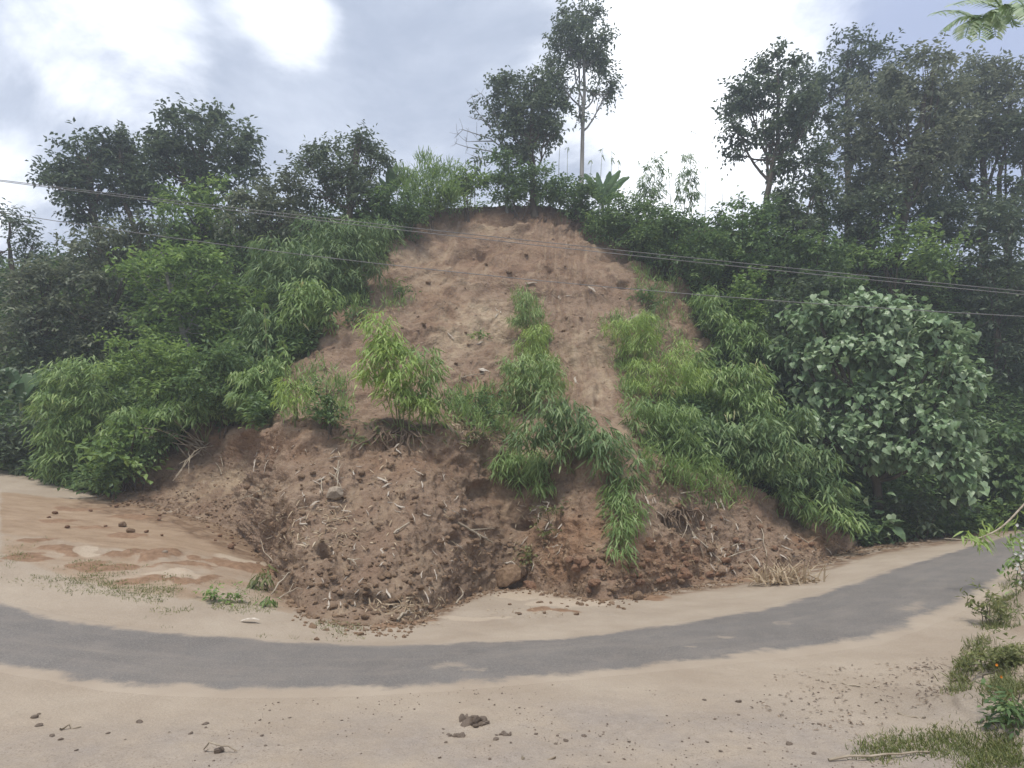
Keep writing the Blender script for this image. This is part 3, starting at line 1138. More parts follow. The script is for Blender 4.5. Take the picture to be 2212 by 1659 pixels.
def foliage(acc, C, O, style, Ln, Wd, per, spread):
    """leaves of every cluster: C centres, O outward directions"""
    n = len(C)
    crnd = RNG.uniform(0, 1, n)
    P = np.repeat(C, per, 0)
    Oo = np.repeat(O, per, 0)
    m = len(P)
    rnd = np.clip(0.5 * np.repeat(crnd, per) + 0.5 * RNG.uniform(0, 1, m), 0, 1)
    L_ = Ln * RNG.uniform(0.55, 1.25, m)
    W_ = Wd * RNG.uniform(0.75, 1.2, m) * (L_ / Ln if style == 'heart' else 1)
    if style == 'fan':
        az = np.repeat(RNG.uniform(0, 2 * math.pi, n), per)
        H = np.stack((np.cos(az), np.sin(az), 0 * az), -1) * 0.6 + Oo * 0.7
        H[:, 2] = 0
        H = nrm(H)
        Sd = np.stack((-H[:, 1], H[:, 0], 0 * az), -1)
        fan = np.tile(np.linspace(-1, 1, per), n) * 0.95 + RNG.normal(0, 0.15, m)
        dn = RNG.uniform(0.25, 1.35, m)
        Dd = H * np.cos(fan)[:, None] + Sd * np.sin(fan)[:, None] - UPV * dn[:, None]
        P = P + RNG.normal(0, spread * 0.25, P.shape)
        side = np.cross(Dd, UPV + RNG.normal(0, 0.4, P.shape))
        put_leaves(acc, T_LANCE, P, Dd, side, L_, W_, rnd)
    elif style == 'upright':
        Dd = nrm(Oo * 0.45 + RNG.normal(0, 0.45, P.shape) + UPV * 0.8)
        P = P + RNG.normal(0, spread * 0.5, P.shape)
        side = np.cross(Dd, RNG.normal(0, 1, P.shape))
        put_leaves(acc, T_LANCE, P, Dd, side, L_, W_, rnd)
    else:
        P = P + RNG.normal(0, spread, P.shape)
        if style == 'heart':
            Dd = nrm(Oo * 0.6 + RNG.normal(0, 0.4, P.shape) - UPV * 0.55)
            side = np.cross(Dd, UPV + Oo * 0.5 + RNG.normal(0, 0.25, P.shape))
            put_leaves(acc, T_HEART, P, Dd, side, L_, W_, rnd)
        else:
            # leaves alternate along a twig, so a crown is built of sprays
            ax = np.repeat(nrm(O * .7 + RNG.normal(0, .5, O.shape) - UPV * .1), per, 0)
            sv = nrm(np.cross(ax, UPV + np.repeat(RNG.normal(0, .35, O.shape), per, 0)))
            tt = np.tile(np.linspace(-.35, .65, per), n)[:, None]
            sg = np.tile(np.where(np.arange(per) % 2, 1.0, -1.0), n)[:, None]
            P = np.repeat(C, per, 0) + ax * tt * Ln * .3 * per + RNG.normal(0, spread * .22, P.shape)
            Dd = nrm(ax * .55 + sv * sg * .85 - UPV * .28 + RNG.normal(0, .28, P.shape))
            side = np.cross(Dd, UPV + RNG.normal(0, 0.35, P.shape))
            put_leaves(acc, T_RHOMB, P, Dd, side, L_, W_, rnd)


def lobe_clusters(c, rad, n, gaps=0.0, shell=0.72, seed=0, clump=0.62):
    d = nrm(RNG.normal(0, 1, (n * 2, 3)))
    inner = RNG.uniform(0, 1, n * 2) > shell
    bump = 0.62 + 0.72 * fbm(d * 1.7 + seed * 3.7, 3, seed)
    q = np.where(inner, RNG.uniform(0.1, 0.75, n * 2), RNG.uniform(0.7, 0.97, n * 2)) * bump
    # fewer leaves hang straight below a crown lobe
    P = c + d * q[:, None] * np.asarray(rad)
    keep = RNG.uniform(0, 1, n * 2) < np.where(d[:, 2] < -0.55, 0.55, 1.0)
    if gaps:
        keep &= fbm(P * 1.1 + seed, 2, seed + 9) > gaps
    P, d = P[keep][:n], d[keep][:n]
    # gather most clusters into clumps so that a crown shows lit heads and shaded hollows
    k = max(5, min(18, n // 12))
    sd_ = nrm(RNG.normal(0, 1, (k, 3)))
    sd_[:, 2] = np.abs(sd_[:, 2]) * np.where(RNG.uniform(0, 1, k) < .72, 1, -1)
    sc0 = c + sd_ * (RNG.uniform(.45, .92, k) * (.72 + .5 * fbm(sd_ * 1.7 + seed * 3.7, 2, seed)))[:, None] * np.asarray(rad)
    w = RNG.integers(0, k, len(P))
    off = nrm(RNG.normal(0, 1, P.shape)) * (RNG.uniform(0, 1, len(P)) ** .5)[:, None]
    off[:, 2] = off[:, 2] * .7
    Pc = sc0[w] + off * np.asarray(rad) * (.25 if n > 60 else .36)
    use = RNG.uniform(0, 1, len(P)) < clump
    P = np.where(use[:, None], Pc, P)
    d = np.where(use[:, None], nrm(off + .6 * sd_[w]), d)
    return P, d


NP_ = [0]


def plant(name, label, cat, base, lobes, style='broad', mat='mid', leaf=(0.24, 0.12), lai=3.0, stem='trunk', r=None, group=None,
          trunk_r=0.12, gaps=0.34, per=None, bark=None, push=0.0, depth=0.85, twigs=5, spread=None, crown_name='crown', fork=0.45, nstem=None, ground=False):
    """one plant: an Empty at its base, trunk / branches or culms, and a crown of separate leaves.
    base and lobes are read off the photo (column, row, half width, half height)"""
    NP_[0] += 1
    seed = NP_[0]
    h = None if ground else hill(*base)
    if ground:
        xy, rb = hit(*base)
        b3 = np.array((xy[0], xy[1], gz(*xy)))
    elif r is not None:
        b3 = at(base[0], base[1], r)
        rb = r
        if h is None or True:
            # stand it on the ground below that bearing
            i = np.argmin((FULL[..., 0] - b3[0]) ** 2 + (FULL[..., 1] - b3[1]) ** 2)
            b3 = b3.copy()
            b3[2] = FULL.reshape(-1, 3)[i][2]
    else:
        if h is None:
            h = hill(base[0], base[1] + 40) or hill(base[0], base[1] + 90)
        b3, _, rb = h
    b3 = np.array(b3, float)
    root = link(name, None, loc=b3)
    tag(root, label, cat, group)
    acc = Acc()
    bm_ = bark or (M_CULM if stem == 'culm' else M_BARK)
    if per is None:
        per = {'fan': 7, 'heart': 7, 'upright': 8}.get(style, 12)
    Ln, Wd = leaf
    spread = spread if spread is not None else Ln * (1.0 if style != 'heart' else 0.8)
    Cs = []
    for k, lb in enumerate(lobes):
        px, py, rx, ry = lb[:4]
        hl = None if ground else hill(px, py)
        rl = rb if hl is None else min(rb, hl[2] + 0.2)
        s = rl / FPX * 1.05
        rl = rl - push - (0.25 * ry * s if hl is not None else 0)
        c = at(px, py, rl)
        dist = np.linalg.norm(c - (0, 0, CAM_Z))
        k_ = dist / FPX * math.cos(math.atan(math.hypot(px - W0 / 2, py - H0 / 2) / FPX))
        rad = np.array((rx * k_, depth * 0.5 * (rx + ry) * k_, ry * k_))
        area = math.pi * rad[0] * rad[2]
        n = max(6, int(lai * area / (Ln * Wd * 0.55) / per))
        P_, O_ = lobe_clusters(c, rad, n, gaps, seed=seed * 13 + k, clump=.45 if style == 'fan' else .74)
        Cs.append((c, rad, P_))
        foliage(acc, P_, O_, style, Ln, Wd, per, spread)
    cr = link(crown_name, acc.mesh(crown_name, LM[mat], b3), root)
    # woody parts
    if stem == 'trunk':
        cm = np.mean([c for c, _, _ in Cs], 0)
        low = min(c[2] - rd[2] for c, rd, _ in Cs)
        top = max(Cs, key=lambda q: q[0][2])[0]
        fk = np.array((0.6 * cm[0] + 0.4 * top[0], 0.6 * cm[1] + 0.4 * top[1], max(low + fork * (top[2] - low), b3[2] + 0.4)))
        b0 = b3 - np.array((0, 0, 0.35))
        TP = np.concatenate((curve_pts(b0, fk, 9, (RNG.normal(0, .12), RNG.normal(0, .1), 0), 0.03), curve_pts(fk, top, 5, wob=0.05)[1:]))
        tr = np.linspace(1, 0.3, len(TP)) * trunk_r
        tr[0] *= 1.35
        ta = Acc()
        ta.add(*tube(TP, tr, 8))
        link('trunk', ta.mesh('trunk', bm_, b3, True), root)
        for c, rad, P_ in Cs:
            ba = Acc()
            j = int(RNG.integers(4, 9))
            s0 = TP[j]
            LP = curve_pts(s0, c, 6, (0, 0, -0.12 * np.linalg.norm(c - s0)), 0.05)
            ba.add(*tube(LP, np.linspace(tr[j] * 0.62, trunk_r * 0.16, 6), 5))
            bo = link('branch', ba.mesh('branch', bm_, b3, True), root)
            for q in P_[RNG.choice(len(P_), min(twigs, len(P_)), replace=False)]:
                tw = Acc()
                tw.add(*tube(curve_pts(LP[int(RNG.integers(3, 6))], q, 4, (0, 0, -0.1), 0.03), np.linspace(trunk_r * 0.2, 0.008, 4), 4))
                link('twig', tw.mesh('twig', bm_, b3, True), bo)
    else:
        ns = nstem or min(2 + len(lobes), 6)
        for k in range(ns):
            c, rad, P_ = Cs[k % len(Cs)]
            tgt = c + RNG.normal(0, 0.35, 3) * rad
            tgt[2] = c[2] + rad[2] * RNG.uniform(0.3, 0.85)
            b0 = b3 + np.array((RNG.normal(0, 0.12), RNG.normal(0, 0.12), -0.25))
            CP = curve_pts(b0, tgt, 8, (0, 0, 0.16 * np.linalg.norm(tgt - b0)), 0.02)
            ca = Acc()
            ca.add(*tube(CP, np.linspace(trunk_r, trunk_r * 0.3, 8), 5))
            link('culm' if stem == 'culm' else 'stem', ca.mesh('culm', bm_, b3, True), root)
    return root



# ------------------------------------------------------------------ trees on the skyline, left to right
G_LT, G_RT = 'trees on the ridge left of the slide', 'trees on the ridge right of the slide'
plant('broadleaf_tree', 'sparse tree cut by the left edge, sky showing through its twigs', 'tree', (20, 660),
      [(20, 480, 55, 38), (70, 530, 50, 34), (0, 545, 40, 30)], mat='dark', leaf=(.22, .10), lai=2.2, gaps=.42, group=G_LT, trunk_r=.14)
plant('broadleaf_tree', 'spreading dark tree with a wide ragged crown, leftmost on the left ridge', 'tree', (235, 560),
      [(135, 365, 60, 38), (195, 330, 62, 46), (255, 350, 60, 48), (215, 400, 95, 50), (190, 455, 50, 40), (280, 430, 70, 60), (120, 395, 40, 22)],
      mat='dark', leaf=(.29, .14), lai=4.6, gaps=.32, group=G_LT, trunk_r=.24)
plant('creeper_covered_snag', 'slanting broken trunk wrapped in creeper between two ridge crowns', 'tree snag', (310, 480),
      [(258, 290, 13, 16), (272, 312, 22, 22), (287, 340, 32, 32), (298, 375, 34, 36), (308, 415, 36, 40)], mat='dark', leaf=(.17, .11), lai=5.5, gaps=.15,
      trunk_r=.16, fork=.2)
plant('broadleaf_tree', 'tallest dark tree of the left ridge, rounded crown with sky gaps', 'tree', (420, 540),
      [(345, 290, 38, 36), (400, 268, 50, 44), (450, 265, 36, 40), (505, 305, 54, 46), (430, 330, 105, 50), (520, 355, 45, 42), (370, 360, 60, 45), (455, 385, 80, 45), (335, 330, 26, 50)],
      mat='dark', leaf=(.29, .14), lai=4.4, gaps=.34, group=G_LT, trunk_r=.25)
plant('broadleaf_tree', 'round leafy tree standing below the tallest left ridge tree', 'tree', (430, 570),
      [(395, 425, 60, 34), (470, 430, 70, 40), (420, 475, 80, 45), (355, 470, 40, 40), (450, 500, 60, 40)], mat='fresh', leaf=(.27, .13), lai=3.6, gaps=.3, group=G_LT, trunk_r=.15)
plant('broadleaf_tree', 'dense mid green tree between the round tree and the slender-leaved one', 'tree', (590, 560),
      [(560, 415, 60, 44), (620, 430, 62, 50), (580, 480, 85, 50), (655, 475, 40, 45), (520, 480, 50, 44)], mat='grey', leaf=(.27, .13), lai=3.6, gaps=.3, group=G_LT, trunk_r=.15)
plant('broadleaf_tree', 'slender-leaved tree with loose upright sprays, nearest the scar on the left', 'tree', (755, 520),
      [(660, 350, 30, 34), (705, 345, 40, 36), (768, 325, 40, 40), (810, 360, 38, 44), (740, 395, 72, 50), (790, 430, 50, 48), (690, 410, 45, 45), (775, 295, 16, 18)],
      mat='dark', leaf=(.27, .10), lai=4.0, gaps=.34, group=G_LT, trunk_r=.2)
plant('tall_slender_tree', 'tallest tree on the crest, pale bare trunk below a narrow crown', 'tree', (1253, 460),
      [(1225, 50, 46, 34), (1275, 40, 40, 34), (1250, 85, 74, 44), (1300, 100, 36, 34), (1215, 115, 36, 38), (1270, 130, 56, 30), (1205, 180, 28, 40), (1303, 155, 34, 18),
       (1305, 195, 34, 26), (1318, 205, 20, 18), (1225, 215, 26, 24), (1250, 250, 22, 14), (1195, 150, 20, 24)],
      mat='dark', leaf=(.26, .10), lai=3.2, gaps=.34, trunk_r=.14, bark=M_PALE, fork=.72, twigs=8)
plant('round_crown_tree', 'dense round-crowned dark tree beside the tallest crest tree', 'tree', (1155, 455),
      [(1100, 190, 44, 36), (1155, 185, 48, 40), (1185, 235, 36, 50), (1090, 245, 44, 50), (1145, 250, 64, 60), (1110, 300, 50, 36), (1180, 295, 38, 44), (1150, 325, 45, 30)],
      mat='dark', leaf=(.22, .13), lai=4.6, gaps=.28, trunk_r=.2, fork=.3, twigs=7)
plant('broadleaf_tree', 'left tree of the right ridge group, clear trunk under an airy crown', 'tree', (1645, 520),
      [(1680, 150, 60, 42), (1610, 195, 50, 40), (1580, 245, 40, 34), (1650, 235, 75, 56), (1720, 210, 50, 55), (1600, 295, 42, 34), (1660, 310, 60, 44), (1725, 290, 55, 56), (1595, 335, 26, 16), (1740, 350, 50, 40), (1690, 370, 45, 26), (1760, 240, 40, 50)],
      mat='dark', leaf=(.28, .14), lai=3.8, gaps=.35, group=G_RT, trunk_r=.2, fork=.35)
plant('broadleaf_tree', 'highest crown of the right ridge, open sprays against the sky', 'tree', (1830, 540),
      [(1760, 170, 45, 36), (1830, 110, 50, 36), (1880, 130, 45, 36), (1790, 200, 60, 40), (1940, 150, 50, 26), (1855, 190, 70, 44), (1740, 240, 36, 30)],
      mat='dark', leaf=(.30, .14), lai=3.4, gaps=.37, group=G_RT, trunk_r=.22, r=40)
plant('broadleaf_tree', 'big grey-green crown in the middle of the right ridge', 'tree', (1930, 590),
      [(1900, 215, 80, 54), (1960, 180, 70, 46), (2030, 195, 60, 50), (1870, 280, 80, 60), (1960, 270, 110, 70), (2040, 280, 60, 60), (1900, 350, 100, 54), (1990, 350, 90, 54), (1860, 410, 65, 44),
       (1930, 420, 90, 40), (1820, 330, 60, 60), (2020, 130, 40, 40), (1830, 440, 60, 40)],
      mat='grey', leaf=(.30, .15), lai=3.8, gaps=.33, group=G_RT, trunk_r=.26)
plant('broadleaf_tree', 'feathery-topped tree behind the big grey-green crown', 'tree', (2120, 580),
      [(2075, 150, 46, 34), (2130, 165, 50, 30), (2190, 170, 50, 34), (2110, 215, 70, 50), (2180, 230, 65, 60), (2090, 300, 60, 60), (2160, 290, 70, 60), (2060, 230, 60, 50)],
      mat='grey', leaf=(.30, .13), lai=3.6, gaps=.34, group=G_RT, trunk_r=.22, r=41)
plant('broadleaf_tree', 'shadowy tree at the right edge with sky showing low in its crown', 'tree', (2190, 620),
      [(2170, 300, 60, 44), (2210, 350, 50, 40), (2120, 345, 50, 40), (2190, 410, 50, 30), (2080, 395, 50, 36), (2020, 420, 55, 26), (2240, 280, 50, 60), (2100, 440, 60, 36), (2160, 460, 50, 40), (2050, 350, 60, 50)],
      mat='dark', leaf=(.30, .15), lai=3.6, gaps=.35, group=G_RT, trunk_r=.22)
plant('creeper_clad_tree', 'straight trunk clad in creeper left of the big right crown', 'tree', (1768, 545),
      [(1768, 345, 17, 34), (1772, 400, 17, 36), (1768, 455, 20, 36), (1768, 500, 26, 34)], mat='mid', leaf=(.18, .12), lai=5, gaps=.15, trunk_r=.14, fork=.6)

for lab, base, lobes in [
        ('dark understorey tree filling the gap left of the creeper-clad trunk', (1715, 560), [(1690, 440, 50, 36), (1730, 470, 50, 40), (1690, 500, 60, 40), (1760, 420, 36, 40)]),
        ('dark understorey tree under the left half of the big grey crown', (1850, 600), [(1820, 470, 55, 36), (1880, 470, 60, 40), (1840, 510, 70, 40), (1910, 440, 50, 40)]),
        ('dark understorey tree under the right half of the big grey crown', (2010, 620), [(1980, 450, 60, 36), (2050, 470, 60, 40), (2000, 500, 70, 44), (2100, 510, 50, 44)])]:
    plant('understorey_tree', lab, 'tree', base, lobes, mat='dark', leaf=(.28, .14), lai=4.2, gaps=.3, group='understorey trees on the right ridge', trunk_r=.12)

# bare tree next to the round crown
b3, _, _ = hill(1100, 452)
root = tag(link('bare_tree', None, loc=b3), 'leafless grey branches spreading left of the round-crowned tree', 'tree')
rb_ = math.hypot(b3[0], b3[1])
a = Acc()
T0 = curve_pts(b3 - (0, 0, .3), at(1098, 330, rb_ + .4), 6, wob=.03)
a.add(*tube(T0, np.linspace(.1, .06, 6), 6))
link('trunk', a.mesh('trunk', M_PALE, b3, True), root)
for (sx, sy, mids) in [(1098, 335, [(1050, 325), (1010, 318), (985, 310)]), (1098, 330, [(1060, 300), (1030, 290), (1000, 280), (990, 290)]), (1098, 345, [(1065, 335), (1040, 342), (1025, 338)]),
                       (1090, 320, [(1050, 265), (1030, 240), (1020, 210)]), (1092, 325, [(1065, 250), (1055, 220), (1040, 202)]), (1098, 335, [(1070, 345), (1050, 360)]),
                       (1070, 305, [(1035, 305), (1008, 306)]), (1100, 330, [(1075, 270), (1068, 240)]), (1060, 272, [(1040, 258), (1022, 256)])]:
    pts = [at(sx, sy, rb_ + .3)] + [at(x, y, rb_ + .3 - .25 * k + RNG.normal(0, .15)) for k, (x, y) in enumerate(mids)]
    ba = Acc()
    ba.add(*tube(np.array(pts), np.linspace(.04, .012, len(pts)), 5))
    for p in pts[1:]:
        for q in range(3):
            e = p + RNG.normal(0, .3, 3) + (-.15, 0, .15)
            ba.add(*tube(curve_pts(p, e, 3, wob=.03), [.013, .009, .006], 4))
    link('branch', ba.mesh('branch', M_PALE, b3, True), root)
a = Acc()
C = np.array([at(x + RNG.normal(0, 8), y + RNG.normal(0, 9), rb_) for (x, y) in [(1022, 225), (1018, 240), (1030, 215), (1045, 260), (1050, 300), (1040, 280), (1024, 232)] for _ in range(3)])
foliage(a, C, nrm(RNG.normal(0, 1, C.shape)), 'broad', .2, .12, 5, .15)
link('leaves', a.mesh('leaves', LM['dark'], b3), root)

# ------------------------------------------------------------------ crest shrubs and grasses
plant('reed_grass_clump', 'feathery tall reed grass on the crest left of the round tree', 'grass', (930, 490),
      [(880, 400, 34, 36), (920, 380, 40, 40), (965, 395, 40, 36), (900, 430, 50, 40), (960, 440, 55, 36)], 'upright', 'fresh', (.42, .045), 2.6, 'stem', trunk_r=.012, gaps=.3, nstem=5, crown_name='foliage')
plant('shrub', 'rounded green shrub overhanging the scar top beside the reed grass', 'shrub', (1010, 470),
      [(990, 385, 40, 32), (1020, 410, 40, 40), (985, 430, 45, 30)], mat='fresh', leaf=(.2, .10), lai=3.4, stem='stem', trunk_r=.03, crown_name='foliage')
plant('shrub', 'dense shrub on the crest below the round-crowned tree', 'shrub', (1110, 462),
      [(1085, 350, 34, 40), (1075, 400, 36, 36), (1130, 390, 50, 40), (1170, 400, 50, 40), (1110, 425, 55, 22), (1190, 425, 40, 22)], mat='mid', leaf=(.2, .10), lai=3.8, stem='stem', trunk_r=.03, crown_name='foliage')
plant('shrub', 'dark bushy growth hanging over the left lip of the scar', 'shrub', (860, 520),
      [(850, 440, 50, 44), (890, 470, 46, 30), (850, 490, 40, 30), (810, 470, 40, 50)], mat='mid', leaf=(.22, .10), lai=3.8, stem='stem', trunk_r=.03, crown_name='foliage')
plant('shrub', 'leafy shrub around the foot of the tallest crest tree', 'shrub', (1255, 480),
      [(1225, 415, 34, 30), (1265, 425, 40, 30), (1290, 450, 44, 34), (1240, 450, 40, 26)], mat='mid', leaf=(.22, .10), lai=3.8, stem='stem', trunk_r=.03, crown_name='foliage')
plant('shrub', 'trailing green shrub spilling over the right lip of the scar', 'shrub', (1330, 530),
      [(1300, 500, 40, 30), (1345, 500, 50, 40), (1390, 520, 50, 44), (1340, 460, 50, 34), (1395, 470, 40, 34)], mat='mid', leaf=(.22, .09), lai=3.6, stem='stem', trunk_r=.03, crown_name='foliage')
plant('young_sapling', 'thin sapling with paired drooping leaves beside the bare tree', 'sapling', (1033, 455),
      [(1028, 340, 14, 12), (1028, 365, 14, 14), (1032, 395, 12, 14)], mat='dark', leaf=(.34, .13), lai=2.6, stem='stem', trunk_r=.02, gaps=0, nstem=1, per=6, crown_name='leaves')


def feather_bamboo(label, base, lobes, r=None, mat='dark'):
    return plant('feathery_bamboo', label, 'bamboo', base, lobes, 'fan', mat, (.34, .05), 1.9, 'culm', r=r, trunk_r=.022, gaps=.3, nstem=3, crown_name='foliage',
                 group='feathery bamboo columns on the crest')


feather_bamboo('feathery bamboo column on the crest, left of the two', (1412, 500), [(1412, 358, 26, 24), (1408, 395, 36, 28), (1402, 430, 40, 30)], mat='deep')
feather_bamboo('feathery bamboo column on the crest, right of the two', (1490, 510), [(1487, 350, 16, 24), (1487, 385, 25, 26), (1485, 420, 30, 28)], mat='deep')


def culm_pole(label, x, ytop, ybase, lean=0):
    h = hill(x, ybase) or hill(x, ybase + 40) or hill(x, ybase + 80)
    b = np.array(h[0])
    rr_ = h[2]
    o = tag(link('thin_bamboo_culm', None, loc=b), label, 'bamboo', 'thin bamboo culms standing on the crest')
    tip = at(x + lean, ytop, rr_)
    a_ = Acc()
    CP = curve_pts(b - (0, 0, .2), tip, 8, (RNG.normal(0, .1), 0, 0))
    a_.add(*tube(CP, np.linspace(.026, .008, 8), 5))
    link('culm', a_.mesh('culm', M_CULM, b, True), o)
    a_ = Acc()
    C_ = np.array([tip, CP[-2] * .5 + tip * .5, CP[-2]])[: int(RNG.integers(1, 4))]
    foliage(a_, C_, nrm(RNG.normal(0, 1, C_.shape)), 'fan', .34, .06, 4, .1)
    link('leaves', a_.mesh('leaves', LM['deep'], b), o)


for lab, x, yt, yb, ln in [
        ('thin bare bamboo pole just right of the round-crowned tree', 1208, 300, 470, 3),
        ('thin bamboo pole close left of the tallest crest tree', 1228, 318, 470, -2),
        ('thin bamboo pole close right of the tallest crest tree', 1272, 345, 480, 6),
        ('leafy-tipped bamboo pole above the banana plant', 1296, 322, 490, 5),
        ('bamboo pole with a forked leaf tip above the banana', 1318, 330, 490, 4),
        ('short bamboo pole right above the banana leaves', 1340, 345, 500, -3),
        ('tall bent bamboo pole between the two feathery columns', 1452, 325, 500, -10),
        ('tallest thin pole with a single leaf, over the feathery column', 1502, 283, 510, -8),
        ('straight bare pole right of the feathery columns', 1522, 360, 520, 2),
        ('leaning pole right of the feathery columns', 1548, 385, 520, 14),
        ('thin pole left of the right ridge tree trunk', 1600, 400, 520, -6),
        ('thin pole between the right ridge trunk and the creeper trunk', 1690, 370, 530, 5),
        ('thin pole just left of the creeper-clad trunk', 1735, 390, 540, 0)]:
    culm_pole(lab, x, yt, yb, ln)


def banana(label, base, fronds, L_px=None, group=None, r=None):
    h = hill(*base) or hill(base[0], base[1] + 40) or hill(base[0], base[1] + 80)
    b, rr_ = np.array(h[0]), (r or h[2]) - .3
    o = tag(link('banana_plant', None, loc=b), label, 'banana plant', group)
    top = at(fronds[0][0][0], fronds[0][0][1], rr_)
    a_ = Acc()
    a_.add(*tube(curve_pts(b - (0, 0, .3), top, 6, wob=.02), np.linspace(.13, .07, 6), 8))
    link('trunk', a_.mesh('trunk', M_CULM, b, True), o)
    for (p0, p1, w, bow) in fronds:
        A_, B_ = at(*p0, rr_), at(*p1, rr_ - RNG.uniform(-.5, .5))
        n = 12
        SP = curve_pts(A_, B_, n, (0, 0, bow))
        T_ = nrm(np.gradient(SP, axis=0))
        sd = nrm(np.cross(T_, (RNG.normal(0, .3), -1, .35 + RNG.normal(0, .2))))
        up_ = np.cross(sd, T_)
        t_ = np.linspace(0, 1, n)
        prof = w * rr_ / FPX * np.clip(np.sin(np.pi * np.clip(t_ * .9 + .07, 0, 1)) ** .6, .04, 1)
        rag = 1 + RNG.uniform(-.3, .08, (n, 2))
        V_ = np.stack((SP - sd * (prof * rag[:, 0])[:, None] - up_ * (prof * .25)[:, None], SP, SP + sd * (prof * rag[:, 1])[:, None] - up_ * (prof * .25)[:, None]), 1).reshape(-1, 3)
        F_ = []
        for i in range(n - 1):
            for j in (0, 1):
                F_.append((i * 3 + j, i * 3 + j + 1, (i + 1) * 3 + j + 1, (i + 1) * 3 + j))
        a_ = Acc()
        a_.add(V_, np.array(F_), RNG.uniform(.2, .9))
        link('frond', a_.mesh('frond', LM['banana'], b), o)
    return o


banana('banana plant with a fan of torn leaves on the crest right of the tallest tree', (1305, 500),
       [((1302, 440), (1262, 375), 10, .2), ((1302, 440), (1290, 372), 10, .1), ((1302, 440), (1318, 370), 10, .1), ((1302, 440), (1340, 368), 10, .15), ((1302, 440), (1360, 382), 10, .25),
        ((1302, 440), (1250, 400), 10, .3), ((1302, 440), (1350, 425), 10, .3)], group='banana plants on the slope')
banana('two-leaved banana plant on the crest left of the reed grass', (838, 480),
       [((838, 420), (856, 352), 10, .05), ((838, 420), (842, 358), 13, .05), ((838, 420), (815, 380), 10, .2), ((838, 420), (870, 385), 12, .2)], group='banana plants on the slope')
banana('banana plant with long drooping leaves at the far left edge', (45, 940),
       [((45, 870), (110, 805), 10, .5), ((45, 870), (0, 800), 10, .5), ((45, 870), (20, 840), 10, .5), ((45, 870), (85, 850), 10, .6), ((45, 870), (60, 805), 10, .3)], group='banana plants on the slope')

# ------------------------------------------------------------------ left slope
G_LS = 'trees and shrubs on the left slope'
plant('broadleaf_tree', 'light green layered tree in the middle of the left slope', 'tree', (430, 800),
      [(350, 545, 80, 30), (430, 560, 80, 34), (300, 590, 50, 34), (370, 610, 90, 44), (470, 610, 70, 36), (510, 650, 50, 40), (430, 670, 90, 44), (330, 665, 70, 40), (510, 710, 46, 36), (400, 720, 90, 40)],
      mat='fresh', leaf=(.26, .12), lai=3.0, gaps=.38, group=G_LS, trunk_r=.12, push=.6, bark=M_PALE)
plant('broadleaf_tree', 'bluish dark tree filling the far left above the banana', 'tree', (60, 830),
      [(40, 610, 60, 50), (110, 600, 60, 44), (60, 680, 80, 50), (20, 740, 50, 50), (110, 700, 60, 50)], mat='grey', leaf=(.28, .13), lai=3.4, gaps=.34, group=G_LS, trunk_r=.16, push=.3)
plant('broadleaf_tree', 'dark tree below the leftmost ridge crown, left of the light green one', 'tree', (200, 790),
      [(190, 540, 70, 44), (250, 520, 60, 40), (200, 610, 70, 50), (170, 680, 60, 44), (240, 700, 60, 50), (220, 750, 60, 40), (300, 520, 50, 40)], mat='grey', leaf=(.26, .12), lai=3.4, gaps=.34, group=G_LS, trunk_r=.15, push=.3)
plant('shrub', 'shadowed grey-green shrub above the banana leaves on the far left', 'shrub', (110, 850),
      [(100, 770, 60, 40), (160, 780, 50, 40), (60, 800, 50, 30)], mat='dark', leaf=(.26, .12), lai=3.6, stem='stem', trunk_r=.04, group=G_LS, crown_name='foliage')
for lab, base, lobes, mat_, lf in [
        ('tall reed bamboo just below the slender-leaved tree', (720, 640), [(700, 500, 70, 40), (770, 510, 70, 40), (720, 550, 80, 40), (790, 560, 55, 34), (830, 500, 40, 30)], 'deep', (.45, .045)),
        ('hanging reed bamboo left of the scar edge, upper slope', (640, 690), [(600, 540, 60, 40), (650, 580, 70, 44), (590, 600, 60, 40), (730, 600, 60, 34), (640, 640, 60, 36)], 'deep', (.45, .045)),
        ('bright bushy bamboo touching the scar on the left', (680, 730), [(660, 630, 52, 30), (700, 650, 44, 36), (640, 670, 46, 34), (690, 690, 36, 24)], 'bamboo', (.42, .06)),
        ('bamboo under the light green tree, beside the thin upright culm', (560, 800), [(560, 700, 55, 44), (600, 720, 50, 40), (540, 760, 60, 40), (590, 770, 44, 34)], 'deep', (.42, .055))]:
    plant('reed_bamboo', lab, 'bamboo', base, lobes, 'fan', mat_, lf, 3.0, 'culm', trunk_r=.018, gaps=.28, group='reed bamboo on the left slope', crown_name='foliage', push=.3)
